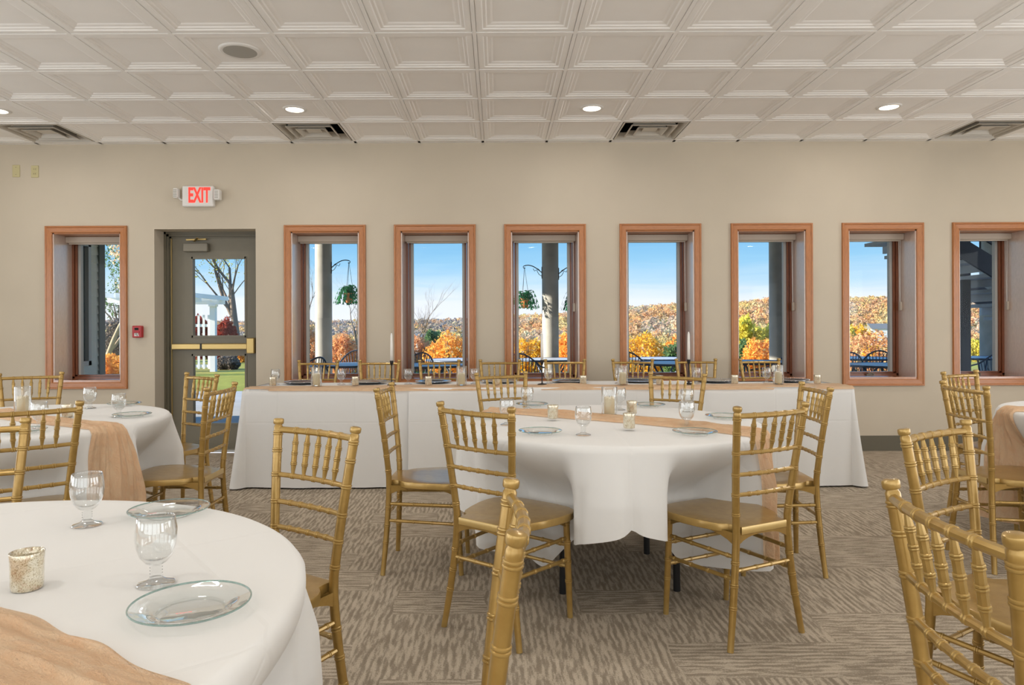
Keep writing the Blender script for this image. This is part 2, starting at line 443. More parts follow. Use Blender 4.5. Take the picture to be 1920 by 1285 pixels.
# ------------------------------------------------------------------ windows
blab = ['roller blind rolled up in the leftmost window beside the door', 'roller blind rolled up in the first window right of the door',
        'roller blind rolled up in the second window right of the door', 'roller blind rolled up in the window showing two hanging ferns',
        'roller blind rolled up in the fifth window, just right of the ferns', 'roller blind rolled up in the window with the shaded column',
        'roller blind rolled up in the seventh window, second from the right edge', 'roller blind rolled up in the rightmost window with the outdoor stairs']
SY0, SY1 = 7.035, 7.085
for i, wx in enumerate(WX):
    e = empty('window_%d' % (i+1), (wx, WY, OZ0)); e['kind'] = 'structure'
    H = OZ1-OZ0; ow = OH+.065
    t = MB()
    def cas(x0, x1, z0, z1, mi):
        t.box(x0, x1, -.02, 0, z0, z1, mi)
    # mitred casing boards with a raised outer edge
    def mitre(pin, pout, mi):
        (a0, b0), (a1, b1) = pin, pout
        vs = []
        for (p, q), y in ((a0, -.016), (b0, -.016), (b1, -.022), (a1, -.022)), : pass
    sides = [((-OH, 0), (-OH, H), (-ow, H+.065), (-ow, -.065), 0), ((OH, 0), (OH, H), (ow, H+.065), (ow, -.065), 0),
             ((-OH, H), (OH, H), (ow, H+.065), (-ow, H+.065), 1), ((-OH, 0), (OH, 0), (ow, -.065), (-ow, -.065), 1)]
    for p0, p1, q1, q0, mi in sides:
        def lp(a, b, f): return (a[0]+(b[0]-a[0])*f, a[1]+(b[1]-a[1])*f)
        rings = [(0, 0.), (0, -.012), (.12, -.016), (.70, -.018), (.78, -.024), (.96, -.024), (1, -.018), (1, 0)]
        vs = []
        for f, y in rings:
            a = lp(p0, q0, f); b = lp(p1, q1, f); vs += [(a[0], y, a[1]), (b[0], y, b[1])]
        t.add(vs, [(2*k, 2*k+1, 2*k+3, 2*k+2) for k in range(len(rings)-1)], mi)
    t.build('casing', [M['oak_v'], M['oak_h']], e)
    d = SY1-WY
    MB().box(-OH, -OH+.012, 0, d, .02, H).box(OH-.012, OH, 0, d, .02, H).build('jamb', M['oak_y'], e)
    MB().box(-OH, OH, 0, d, H-.012, H).build('head_jamb', M['oak_h'], e)
    MB().box(-OH, OH, -.004, d, 0, .02).build('sill', M['oak_sill'], e)
    s = MB(); A = OH-.012; y0 = SY0-WY
    for w0, w1, ya, yb in ((0, .022, y0, y0+.05), (.026, .046, y0+.012, y0+.05)):
        s.box(-A+w0, -A+w1, ya, yb, .02, H-.012, 0).box(A-w1, A-w0, ya, yb, .02, H-.012, 0)
        s.box(-A+w0, A-w0, ya, yb, .02+w0*.7, .02+w1*.7, 0).box(-A+w0, A-w0, ya, yb, H-.012-w1, H-.012-w0, 0)
    s.build('sash', M['sash'], e)
    v = MB(); w0, w1 = .046, .070
    v.box(-A+w0, -A+w1, y0+.03, y0+.075, .05, H-.05).box(A-w1, A-w0, y0+.03, y0+.075, .05, H-.05)
    v.box(-A+w0, A-w0, y0+.03, y0+.075, .036, .052).box(-A+w0, A-w0, y0+.03, y0+.075, H-.075, H-.05)
    v.build('glazing_frame', M['vinyl'], e)
    MB().box(-A+w0, A-w0, y0+.05, y0+.054, .05, H-.06).build('pane', M['pane'], e)
    if i in (5, 6, 7, 4):
        c = MB().box(-.02, .06, y0-.03, y0-.004, .022, .032).tube([(.05, y0-.03, .03), (.02, y0-.045, .045), (-.01, y0-.04, .035)], .006, 6)
        c.build('crank_handle', M['dgrey'], e)
    r = empty('roller_blind', (wx, 6.925, OZ1), label=blab[i], cat='window blind', group='roller blinds')
    MB().box(-OH+.012, OH-.012, 0, .06, -.075, -.014, 0, .006).build('cassette', M['shade'], r)
    MB().box(-OH+.03, OH-.03, .03, .036, -.088, -.07).build('hem_bar', M['shade'], r)
    if i >= 3:
        x = OH-.03; yy = .045; zc = -.72
        MB().tube([(x, yy, -.06), (x, yy+.002, zc)], .0022, 5).tube([(x, yy+.025, -.06), (x, yy+.006, zc)], .0022, 5).build('bead_chain', M['plastic'], r)
        MB().box(x-.006, x+.017, yy-.012, yy+.018, zc-.055, zc+.03, 0, .004).build('chain_holder', M['shade'], r)

# ------------------------------------------------------------------ door
d = empty('door_1', (DX0, WY+.19, 0)); d['kind'] = 'structure'
DW = DX1-DX0; fw = .062
fr = MB()
for k, (o, yy) in enumerate(((0, 0), (.022, .012), (.042, .03))):
    w = .022 if k < 2 else .02
    fr.box(o, o+w, yy, .14, 0, DZ-o).box(DW-o-w, DW-o, yy, .14, 0, DZ-o).box(o, DW-o, yy, .14, DZ-o-w, DZ-o)
fr.build('door_frame', M['doordark'], d)
MB().box(.062, .068, .02, .05, .01, 2.1).build('weather_strip', M['brass'], d)
G0, G1 = .205, DW-.205
# slab with two lights
gl = atY(360, 483, 7.0); 
gx0 = (360-VX)/F*6.98-DX0; gx1 = (462-VX)/F*6.98-DX0
zt = atY(400, 483, 6.98).z; zm1 = atY(400, 632, 6.98).z; zm0 = atY(400, 665, 6.98).z; zb = atY(400, 796, 6.98).z
s = MB(); y0, y1 = .035, .08; a, b = fw+.006, DW-fw-.004
s.box(a, gx0, y0, y1, .012, DZ-fw).box(gx1, b, y0, y1, .012, DZ-fw)
s.box(gx0, gx1, y0, y1, zt, DZ-fw).box(gx0, gx1, y0, y1, zm0, zm1).box(gx0, gx1, y0, y1, .012, zb)
s.build('door_leaf', M['door'], d)
for (z0, z1) in ((zm1, zt), (zb, zm0)):
    g = MB(); w = .014
    g.box(gx0-.006, gx0+w, y0-.006, y1+.006, z0-.006, z1+.006).box(gx1-w, gx1+.006, y0-.006, y1+.006, z0-.006, z1+.006)
    g.box(gx0, gx1, y0-.006, y1+.006, z0-.006, z0+w).box(gx0, gx1, y0-.006, y1+.006, z1-w, z1+.006)
    g.build('glass_stop', M['door'], d)
    MB().box(gx0, gx1, y0+.02, y0+.025, z0, z1).build('pane', M['pane'], d)
zp = atY(400, 650, 6.93).z
pb = MB().box(a+.01, a+.30, y0-.055, y0-.004, zp-.028, zp+.028, 0, .006).box(a+.31, b-.06, y0-.062, y0-.012, zp-.030, zp+.030, 0, .008)
pbo = pb.build('panic_bar', M['brass'], d)
MB().box(a+.296, a+.312, y0-.06, y0-.004, zp-.03, zp+.03).box(b-.066, b-.05, y0-.06, y0-.004, zp-.03, zp+.03).build('end_cap', M['black'], pbo)
MB().box(b-.085, b-.005, y0-.075, y0, zp-.07, zp+.085, 0, .008).build('latch_case', M['brass'], d)
MB().box(.20, .44, y0-.06, y0, 1.965, 2.05, 0, .006).build('door_closer', M['dgrey'], d)
MB().obox((.30, y0-.03, 2.07), (.36, y0-.09, 2.095), .02, .008).obox((.22, y0-.02, 2.085), (.42, y0-.03, 2.09), .02, .014).build('closer_arm', M['brass'], d)
MB().box(0, DW, -.02, .16, 0, .012).build('threshold', M['dgrey'], d)

# ------------------------------------------------------------------ wall fittings
p = atY(376, 370, WY)
e = empty('exit_sign', (p.x, WY, p.z), label='white exit sign with red letters and two emergency lamp heads above the door', cat='exit sign')
MB().box(-.150, .150, -.055, 0, -.098, .100, 0, .008).build('housing', M['plastic'], e)
def text_mesh(body, size, ext, mat, name, parent, loc):
    c = bpy.data.curves.new('tmp', 'FONT'); c.body = body; c.size = size; c.extrude = ext; c.align_x = 'CENTER'; c.align_y = 'CENTER'; c.offset = .0045
    o = bpy.data.objects.new('tmp', c); COL.objects.link(o)
    bpy.context.view_layer.update()
    dg = bpy.context.evaluated_depsgraph_get()
    me = bpy.data.meshes.new_from_object(o.evaluated_get(dg)); me.name = name
    bpy.data.objects.remove(o)
    rot = Matrix.Rotation(PI/2, 4, 'X')
    me.transform(Matrix.Diagonal(((.66 if body == 'EXIT' else .82), 1, 1.28, 1)) @ rot)
    me.materials.clear(); me.materials.append(mat)
    return link(name, me, parent, loc)
text_mesh('EXIT', .155, .002, M['ledred'], 'exit_letters', e, (.015, -.057, .003))
MB().box(-.105, .120, -.0562, -.054, -.075, .085).build('face_panel', M['plastic'], e)
for sx in (-1, 1):
    h = MB()
    if sx < 0: h.box(-.225, -.18, -.085, -.02, -.02, .075, 0, .008)
    else: h.box(.165, .22, -.09, -.02, -.04, .06, 0, .008)
    ho = h.build('lamp_head', M['plastic'], e)
    dd = MB()
    cx = -.2025 if sx < 0 else .1925; y = -.0862 if sx < 0 else -.0912
    for a_ in range(3):
        for b_ in range(5): dd.box(cx-.014+a_*.011, cx-.008+a_*.011, y-.001, y+.002, -.008+b_*.015+(0 if sx < 0 else -.016), -.001+b_*.015+(0 if sx < 0 else -.016))
    dd.build('led_dots', M['dgrey'], ho)
    MB().tube([(sx*.15, -.03, -.03), (sx*.17, -.03, -.03), (sx*.19, -.04, -.01)], .008, 8).build('lamp_arm', M['plastic'], e)
p = atY(32, 321, WY)
e = empty('wall_plate', (p.x, WY, p.z), label='blank ivory wall plate high on the wall at far left', cat='wall plate', group='ivory wall plates')
MB().box(-.036, .036, -.008, 0, -.058, .058, 0, .003).build('cover', M['ivory'], e)
MB().tube([(0, -.0095, -.035), (0, -.007, -.035)], .0035, 8).tube([(0, -.0095, .035), (0, -.007, .035)], .0035, 8).build('screw', M['dgrey'], e)
p = atY(67, 322, WY)
e = empty('wall_outlet', (p.x, WY, p.z), label='ivory power outlet high on the wall, beside the blank plate', cat='outlet', group='ivory wall plates')
MB().box(-.036, .036, -.008, 0, -.058, .058, 0, .003).build('cover', M['ivory'], e)
oo = MB().box(-.017, .017, -.0105, -.007, .008, .036, 0, .002).box(-.017, .017, -.0105, -.007, -.036, -.008, 0, .002).build('socket', M['ivory'], e)
ss = MB()
for zz in (.022, -.022): ss.box(-.009, -.006, -.0112, -.010, zz-.006, zz+.006).box(.006, .009, -.0112, -.010, zz-.006, zz+.006)
ss.build('slot', M['dark'], oo)
p = atY(261, 622, WY)
e = empty('fire_alarm', (p.x, WY, p.z), label='small red fire alarm pull box on the wall left of the door', cat='fire alarm')
MB().box(-.044, .044, -.05, 0, -.058, .056, 0, .006).build('housing', M['red'], e)
MB().box(-.018, .018, -.053, -.048, .014, .036).build('window_slot', M['dark'], e)
MB().box(-.03, .03, -.056, -.049, -.012, .004, 0, .002).build('pull_handle', M['red'], e)
text_mesh('PULL', .02, .0008, M['plastic'], 'pull_lettering', e, (0, -.0515, -.03))

# ------------------------------------------------------------------ chiavari chair
HC = .913; Z2, Z3, Z4 = .736, .653, .575
WT_, WS, WF = .179, .134, .189; YT, YF = .052, .022
SP = .198
def post_xy(z):
    if z >= .45:
        t = (z-.45)/(HC-.45); return WS+(WT_-WS)*t, -YT*t**1.3
    t = (.45-z)/.45; return WS+.004*t+(WF-WS-.004)*t**1.5, -YF*t**1.6
def ringed(pts_fn, L, r0, rings, n=10, rs=.0024, gap=.0075, rw=.0036, rfun=None, step=.03):
    """samples along 0..L with double bamboo rings"""
    ss = set([0, L]); k = int(L/step)
    for i in range(1, k): ss.add(L*i/k)
    bump = {}
    for c in rings:
        for o in (-gap/2, gap/2):
            for q, w in ((-rw*.95, 0), (-rw*.55, .8), (0, 1), (rw*.55, .8), (rw*.95, 0)):
                bump[round(c+o+q, 5)] = w*rs
    for c in rings:
        for o in (-1, 1): bump[round(c+o*(gap/2+rw*1.5), 5)] = 0.
    lo = [(c-gap/2-rw*1.6, c+gap/2+rw*1.6) for c in rings]
    ss = [s for s in ss if not any(a < s < b for a, b in lo)]
    al = sorted([(s, 0.) for s in ss]+[(s, w) for s, w in bump.items() if 0 <= s <= L])
    pts = [pts_fn(s) for s, _ in al]
    rf = rfun or (lambda s: r0)
    return pts, [rf(s)+w for s, w in al]
def make_chair():
    root = empty('banquet_chair')
    # seat
    half = [(-.012, .118), (.022, .120), (.045, .126), (.062, .150), (.085, .168), (.15, .190), (.22, .206), (.28, .212), (.33, .206), (.365, .188), (.388, .150), (.398, .09)]
    out = [(x, y) for y, x in half]+[(0, .401)]+[(-x, y) for y, x in reversed(half)]
    n = len(out); cx, cy = 0, .2
    def shell(sc_, z, dz=None):
        return [(x*sc_, cy+(y-cy)*sc_, z) for x, y in out]
    rings = [shell(.93, .4215), shell(.99, .4215), shell(1.0, .4235), shell(1.0, .4475), shell(.992, .4508), shell(.97, .4515), shell(.55, .4495), shell(.2, .4485)]
    b = MB(); vs = [v for r_ in rings for v in r_]
    fs = [(i*n+k, i*n+(k+1) % n, (i+1)*n+(k+1) % n, (i+1)*n+k) for i in range(len(rings)-1) for k in range(n)]
    fs += [tuple(range(n-1, -1, -1)), tuple((len(rings)-1)*n+k for k in range(n))]
    b.add(vs, fs); b.build('seat', M['gold'], root, True, 28)
    # arched aprons under the seat
    ap = MB()
    def apron(p, q):
        p = Vector(p); q = Vector(q); m = 10; vs = []
        d = (q-p).normalized(); nn = Vector((-d.y, d.x, 0))*.007
        for i in range(m+1):
            t = i/m; c = p.lerp(q, t); zz = .427-.012-.034*abs(2*t-1)**3
            for sgn in (-1, 1): vs += [tuple(c+nn*sgn+Vector((0, 0, .429))), tuple(c+nn*sgn+Vector((0, 0, zz)))]
        fs = []
        for i in range(m):
            o = 4*i; fs += [(o, o+4, o+5, o+1), (o+2, o+3, o+7, o+6), (o+1, o+5, o+7, o+3)]
        ap.add(vs, fs)
    apron((-.137, 0, 0), (-.163, .335, 0)); apron((.137, 0, 0), (.163, .335, 0)); apron((-.16, .34, 0), (.16, .34, 0)); apron((-.133, 0, 0), (.133, 0, 0))
    ap.build('apron', M['gold'], root, True, 40)
    # rear posts
    for s in (-1, 1):
        f = lambda z: (lambda w: (s*w[0], w[1], z))(post_xy(z))
        pts, rad = ringed(f, HC-.026, .0142, [.155, .235, .318, .50, Z4, Z3, Z2, .812, HC-.047], 12, .0022,
                          rfun=lambda z: .0122+.002*sm(0, .2, z), step=.05)
        for z, r in ((HC-.022, .0118), (HC-.0195, .0118), (HC-.0185, .0150), (HC-.015, .0166), (HC-.006, .0170), (HC-.002, .0158), (HC, .0110)):
            pts.append(f(z)); rad.append(r)
        MB().tube(pts, rad, 14).build('back_post', M['gold'], root, True, 32)
    # front legs
    for s in (-1, 1):
        f = lambda z: (s*(.169-.004*z/.43), .3615-.022*z/.43, z)
        pts, rad = ringed(f, .428, .0135, [.155, .235, .318, .40], 10, .0022, rfun=lambda z: .0118+.0018*sm(0, .2, z), step=.06)
        MB().tube(pts, rad, 12).build('leg', M['gold'], root, True, 32)
    # rails
    fr = [SP+(1-2*SP)*i/4 for i in range(5)]
    def rail_fn(z, bow):
        w, y = post_xy(z); w -= .006
        return lambda s: (-w+s, y-.002-bow*(1-((s-w)/w)**2), z), 2*w
    rl = {}
    for nm, z, bow, r0 in (('top_rail', HC-.036, .019, .0105), ('back_rail', Z2, .013, .0082), ('back_rail', Z3, .010, .0082), ('back_rail', Z4, .008, .0082)):
        f, L = rail_fn(z, bow)
        pts, rad = ringed(f, L, r0, [q*L for q in fr], 8, .0020, .0065, .0034, step=.03)
        MB().tube(pts, rad, 10).build(nm, M['gold'], root, True, 32)
        rl[z] = (f, L)
    f1, L1 = rl[Z2]; f2, L2 = rl[HC-.036]
    for q in fr:
        a = Vector(f1(q*L1)); b_ = Vector(f2(q*L2)); L = (b_-a).length
        pts, rad = ringed(lambda s: a.lerp(b_, s/L), L, .008, [L*.27, L*.5, L*.73], 8, .0018, .0055, .003,
                          rfun=lambda s: .0042+.0046*min(1, min(s, L-s)/(L*.26)), step=.02)
        MB().tube(pts, rad, 8).build('spindle', M['gold'], root, True, 32)
    # stretchers
    def stretch(a, b_, k=4, r0=.0082):
        a = Vector(a); b_ = Vector(b_); L = (b_-a).length
        pts, rad = ringed(lambda s: a.lerp(b_, s/L), L, r0, [L*(i+.5+.2*(i-(k-1)/2)/k)/k for i in range(k)], 8, .0018, .0055, .003, step=.08)
        MB().tube(pts, rad, 8).build('stretcher', M['gold'], root, True, 32)
    def rp(s, z): w, y = post_xy(z); return (s*w, y, z)
    def fp(s, z): return (s*(.169-.004*z/.43), .3615-.022*z/.43, z)
    for s in (-1, 1):
        stretch(fp(s, .335), rp(s, .338)); stretch(fp(s, .245), rp(s, .258))
    stretch(fp(-1, .305), fp(1, .305)); stretch(fp(-1, .215), fp(1, .215))
    stretch(rp(-1, .288), rp(1, .288), 4)
    return root
CH = {  # x, y, heading: fitted to the photograph
 'A': (-.059, 2.731, 322.0), 'F': (1.016, 2.697, 26.6), 'B': (-.533, 3.602, 266.9), 'E': (1.554, 3.541, 87.2), 'C': (.045, 4.547, 205.0), 'D': (1.110, 4.408, 145.1),
 'G': (-.601, 2.153, 145.4), 'H': (-.025, 1.194, 90.1), 'I': (-1.70, 2.20, 213.), 'J': (-1.887, 2.802, 39.2), 'K': (-3.138, 4.696, 206.2), 'L': (-1.980, 4.570, 143.9),
 'M': (-1.502, 3.679, 89.1), 'O': (2.432, 3.580, 267.7), 'N': (3.024, 4.502, 206.8), 'P': (1.346, 2.065, 211.7), 'Q': (.798, 1.172, 266.5)}
LB = {
 'A': 'gold banquet chair at front left of the middle round table, back to us', 'F': 'gold banquet chair at front right of the middle round table, back to us',
 'B': 'gold banquet chair seen from the side, left of the middle round table', 'E': 'gold banquet chair seen from the side, right of the middle round table',
 'C': 'gold banquet chair behind the middle round table, left of its pillar candle', 'D': 'gold banquet chair behind the middle round table, right of its pillar candle',
 'G': 'gold banquet chair behind the right side of the nearest round table', 'H': 'nearest gold banquet chair seen edge-on at the bottom centre of the picture',
 'I': 'gold banquet chair behind the nearest round table, cut by the left edge', 'J': 'gold banquet chair with its back to us in front of the left rear round table',
 'K': 'gold banquet chair behind the left rear round table, below the leftmost window', 'L': 'gold banquet chair directly in front of the exit door',
 'M': 'gold banquet chair facing left with its seat under the left rear tablecloth', 'O': 'gold banquet chair side-on to the round table at far right',
 'N': 'gold banquet chair behind the far right round table, below the rightmost window', 'P': 'gold banquet chair at right, second nearest there, behind the nearest right chair',
 'Q': 'large nearest gold banquet chair in the bottom right corner, back to us'}
GRP = {**{k: 'gold chairs around the middle round table' for k in 'AFBECD'}, **{k: 'gold chairs around the nearest left round table' for k in 'GHI'},
       **{k: 'gold chairs around the left rear round table' for k in 'JKLM'}, **{k: 'gold chairs around the far right round table' for k in 'NO'}, **{k: 'gold chairs at the near right round table' for k in 'PQ'}}
chair0 = make_chair(); cache = {chair0.name: kids(chair0)}
for c in cache[chair0.name]: cache[c.name] = []
used = False
def put_chair(x, y, deg, label, group):
    global used
    o = chair0 if not used else copy_tree(chair0, None, cache)
    used = True
    o.location = (x, y, 0); o.rotation_euler = (0, 0, math.radians(deg)); tag(o, label, 'chair', group); return o
for k, (x, y, a) in CH.items(): put_chair(x, y, a, LB[k], GRP[k])
HT = [(558.7, 634), (672.5, 750.5), (785.5, 862.5), (898.8, 975), (1022, 1096.5), (1147.5, 1223.5), (1267, 1342), (1387, 1462)]
hl = ['first gold chair from the left behind the long table', 'second gold chair from the left behind the long table, against bare wall', 'third gold chair from the left behind the long table',
      'fourth gold chair from the left behind the long table, left of the fern window', 'gold chair behind the long table in front of the fern window', 'sixth gold chair from the left behind the long table',
      'second gold chair from the right behind the long table', 'rightmost gold chair behind the long table, in front of the column window']
for i, ((a, b), l) in enumerate(zip(HT, hl)):
    X = ((a+b)/2-VX)/F*6.37
    put_chair(X, 6.32, 180+(i*37 % 5-2)*1.2, l, 'gold chairs behind the long table')

# ------------------------------------------------------------------ round tables and cloths
TZ = .738
TBL = {'T1': (.54, 3.45, .735, -92, 'ABCDEF'), 'T2': (-2.51, 3.60, .75, -60, 'JKLM'), 'T0': (-1.12, 1.15, .775, -52, 'GHI'), 'T3': (3.50, 3.62, .75, 150, 'NO'), 'T4': (1.95, 1.12, .75, 150, 'PQ')}
class Drape:
    def __init__(s, key):
        s.cx, s.cy, s.R, phi, chs = TBL[key]; s.phi = math.radians(phi); s.h = s.R+.358
        s.dips = []; s.fl = .022 if key == 'T1' else .07
        for c in chs:
            x, y, a = CH[c]; a = math.radians(a)
            fx, fy = x-math.sin(a)*.20, y+math.cos(a)*.20      # middle of the seat
            ex, ey = x-math.sin(a)*.415, y+math.cos(a)*.415
            al = math.atan2(fy-s.cy, fx-s.cx)
            if c == 'F': al -= math.radians(4)
            s.dips.append((al, min(s.R-.01, math.hypot(ex-s.cx, ey-s.cy)-.03)))
    def tmax(s, a):
        q = a-s.phi; p = 5.; rho = s.h/(abs(math.cos(q))**p+abs(math.sin(q))**p)**(1/p)
        dq = (a-s.phi+PI) % (2*PI)-PI
        return rho-s.R-(.035*math.exp(-abs(dq)/.06) if s.fl < .05 else 0)
    def wob(s, a): return .5*math.sin(3*a+1.3*s.cx)+.3*math.sin(7*a+2.1*s.cy)
    def hang(s, a, t):
        """radius and height of the cloth at angle a, t metres below the table edge along the cloth"""
        e = .018
        if t < e*PI/2:
            q = t/e; return s.R-.018+e*math.sin(q), TZ+.004-e*(1-math.cos(q))
        tt = t-e*PI/2; z = TZ+.004-e-tt
        lob = math.cos(8*(a-s.phi)+.8*s.wob(a)); lob = math.copysign(abs(lob)**.7, lob)
        base = s.R+.006+s.fl*tt+lob*min(.05, .24*tt)+.006*math.sin(19*a+2)*min(1, tt*6)
        if s.fl < .05:                      # pressed centre crease of the lifted front
            dq = (a-s.phi+PI) % (2*PI)-PI
            base -= .030*math.exp(-(dq/.035)**2)*min(1, tt/.25)
        for al, rf in s.dips:
            d = abs((a-al+PI) % (2*PI)-PI)
            w = 1-sm(math.radians(14.5), math.radians(21.5), d)
            if w > 0:
                q = min(1, tt/.26); tg = s.R+(rf-s.R)*sm(0, 1, q)+.012*math.sin(14*a+s.cx)*q
                base = base*(1-w)+w*tg
        if z < .012:
            base += (.012-z)*.35; z = .012+.004*math.sin(9*a)
        return base, z
    def strip(s, px, py, dx, dy, o, q, off, gather=0., oc=0.):
        """point of a hanging strip: lateral offset o, length q along it; past the table edge it falls straight down"""
        re = s.R-.018; bx, by = px-s.cx-dy*o, py-s.cy+dx*o
        B = bx*dx+by*dy; Cc = bx*bx+by*by-re*re; dis = math.sqrt(max(B*B-Cc, 0)); q0, q1 = -B-dis, -B+dis
        if q0 <= q <= q1: return (s.cx+bx+dx*q, s.cy+by+dy*q, TZ+.004+off)
        e = q1 if q > q1 else q0; t = abs(q-e); a = math.atan2(by+dy*e, bx+dx*e)
        if gather:
            bx, by = px-s.cx-dy*oc, py-s.cy+dx*oc; B = bx*dx+by*dy; e2 = math.sqrt(max(B*B-(bx*bx+by*by-re*re), 0)); e2 = -B+e2 if e > 0 else -B-e2
            ac = math.atan2(by+dy*e2, bx+dx*e2); a = ac+((a-ac+PI) % (2*PI)-PI)*(1-gather*sm(0, .22, t))
        r, z = s.hang(a, t); k = min(1, t/.03)
        if gather: r = max(r+.004, s.R+.012*min(1, t/.03)+.02*t)     # hangs free where the cloth falls inward
        return (s.cx+(r+off*k)*math.cos(a), s.cy+(r+off*k)*math.sin(a), max(.012, z+off*(1-k*.7)))
    def pt(s, u, v, off=0.):
        rho = math.hypot(u, v); a = math.atan2(v, u)
        if rho < s.R-.018: return (s.cx+u, s.cy+v, TZ+.004+off)
        t = rho-(s.R-.018); r, z = s.hang(a, t)
        k = min(1, t/.03)
        return (s.cx+(r+off*k)*math.cos(a), s.cy+(r+off*k)*math.sin(a), z+off*(1-k*.7))
def round_cloth(key):
    D = Drape(key); b = MB(); uv = []; n = 320; nt = 34
    rr = [.001, .15, .3, .45, .6, D.R-.06, D.R-.018]
    for r in rr:
        for k in range(n):
            a = 2*PI*k/n; b.v.append((D.cx+r*math.cos(a), D.cy+r*math.sin(a), TZ+.004)); uv.append((r*math.cos(a-D.phi), r*math.sin(a-D.phi)))
    for j in range(1, nt+1):
        for k in range(n):
            a = 2*PI*k/n; f = j/nt; t = D.tmax(a)*(f**1.15 if f < 1 else 1)
            r, z = D.hang(a, t); b.v.append((D.cx+r*math.cos(a), D.cy+r*math.sin(a), z)); q = D.R+t
            uv.append((q*math.cos(a-D.phi), q*math.sin(a-D.phi)))
    m = len(rr)+nt
    b.f = [(i*n+k, i*n+(k+1) % n, (i+1)*n+(k+1) % n, (i+1)*n+k) for i in range(m-1) for k in range(n)]; b.mi = [0]*len(b.f); b.uv = uv
    return b.build('tablecloth', M['cloth'], None, True), D
def runner(D, px, py, deg, hw, s0, s1, seed, gather=0., curve=0.):
    """gauze strip through world point px,py; direction deg; from s0 to s1 along its length"""
    rg = random.Random(seed); dx, dy = math.cos(math.radians(deg)), math.sin(math.radians(deg))
    b = MB(); uv = []; nl = int((s1-s0)/.008); nw = 60; ph = [rg.uniform(0, 6) for _ in range(8)]
    for i in range(nl+1):
        s = s0+(s1-s0)*i/nl
        w = hw*(1+.10*math.sin(2.3*s+ph[0])+.05*math.sin(9*s+ph[1])+.03*math.sin(31*s+ph[6])); c = .018*math.sin(1.7*min(s, .6)+ph[2])*(curve == 0)+curve*(max(0, min(s, .56))/.56)**2
        for j in range(nw+1):
            q = j/nw*2-1
            off = .005
            for kk, (fq, am) in enumerate(((7.5, .011), (12.3, .008), (19.1, .006))):
                w_ = math.sin(q*fq+(1.5+.5*kk)*math.sin((2.1+kk*1.3)*s+ph[kk])+.8*math.sin((5.7+2*kk)*s+ph[kk+3])+ph[kk+2])
                off += am*max(0., w_)**3
            if abs(q) > .97: off = .003
            o = c+q*w; b.v.append(D.strip(px, py, dx, dy, o, s, off, gather, c)); uv.append((s, o))
    b.f = [(i*(nw+1)+j, i*(nw+1)+j+1, (i+1)*(nw+1)+j+1, (i+1)*(nw+1)+j) for i in range(nl) for j in range(nw)]; b.mi = [0]*len(b.f); b.uv = uv
    return b.build('table_runner', M['gauze'], None, True)
def round_table(key):
    cx, cy, r, _, _ = TBL[key]
    e = empty('round_table', (cx, cy, 0))
    MB().lathe([(.0001, TZ-.022), (r-.035, TZ-.022), (r-.022, TZ-.015), (r-.022, TZ-.004), (r-.028, TZ), (.0001, TZ)], 64).build('tabletop', M['dgrey'], e, True, 40)
    for k in range(4):
        a = PI/4+k*PI/2+.05
        x, y = .36*math.cos(a), .36*math.sin(a)
        MB().tube([(x, y, TZ-.022), (x*1.03, y*1.03, 0)], .0165, 12).build('leg', M['black'], e, True, 50)
    MB().obox((.25, .25, .55), (-.25, .25, .55), .02, .02).obox((.25, -.25, .55), (-.25, -.25, .55), .02, .02).build('brace', M['black'], e)
    return e
TN = {'T1': 'the middle of the room', 'T2': 'the left rear, near the exit door', 'T0': 'the near left corner of the picture', 'T3': 'the far right edge', 'T4': 'the near right, behind the nearest chair'}
TL = {'T1': ('round folding table with thin black legs in the middle of the room', 'white square tablecloth over the middle round table, front corner lifted', 'peach gauze runner across the middle round table, hanging at its right'),
      'T2': ('round folding table under a white cloth near the exit door', 'white tablecloth over the left rear round table', 'peach gauze runner falling over the front of the left rear round table'),
      'T0': ('large nearest round table at lower left', 'white tablecloth with pressed creases on the nearest round table', 'peach gauze runner in the bottom left corner, on the nearest table'),
      'T3': ('round folding table at the far right, cut by the picture edge', 'white tablecloth on the round table at the far right edge', 'peach gauze runner falling down the left side of the far right table'),
      'T4': ('round folding table at near right beyond the picture edge', 'white tablecloth of the near right table, behind the nearest right chair', 'peach gauze runner of the near right table, behind the nearest right chair')}
DR = {}
for k in TBL:
    tag(round_table(k), TL[k][0], 'table', 'round banquet tables')
    c, D = round_cloth(k); DR[k] = D; tag(c, TL[k][1], 'tablecloth', 'white round tablecloths')
tag(runner(DR['T1'], .69, 3.44, -33., .10, -1.25, 1.12, 1, .5, -.115), TL['T1'][2], 'table runner', 'peach table runners')
tag(runner(DR['T2'], -1.85, 3.29, -31, .092, -1.95, .62, 2), TL['T2'][2], 'table runner', 'peach table runners')
tag(runner(DR['T0'], -.60-.13*.498-.03, 1.03-.13*.867-.01, -29.9, .13, -1.1, .80, 3), TL['T0'][2], 'table runner', 'peach table runners')
tag(runner(DR['T3'], 2.80, 3.86, 161, .09, -.9, .62, 4), TL['T3'][2], 'table runner', 'peach table runners')
tag(runner(DR['T4'], 1.25, 1.50, 150, .10, -.9, .45, 5), TL['T4'][2], 'table runner', 'peach table runners')

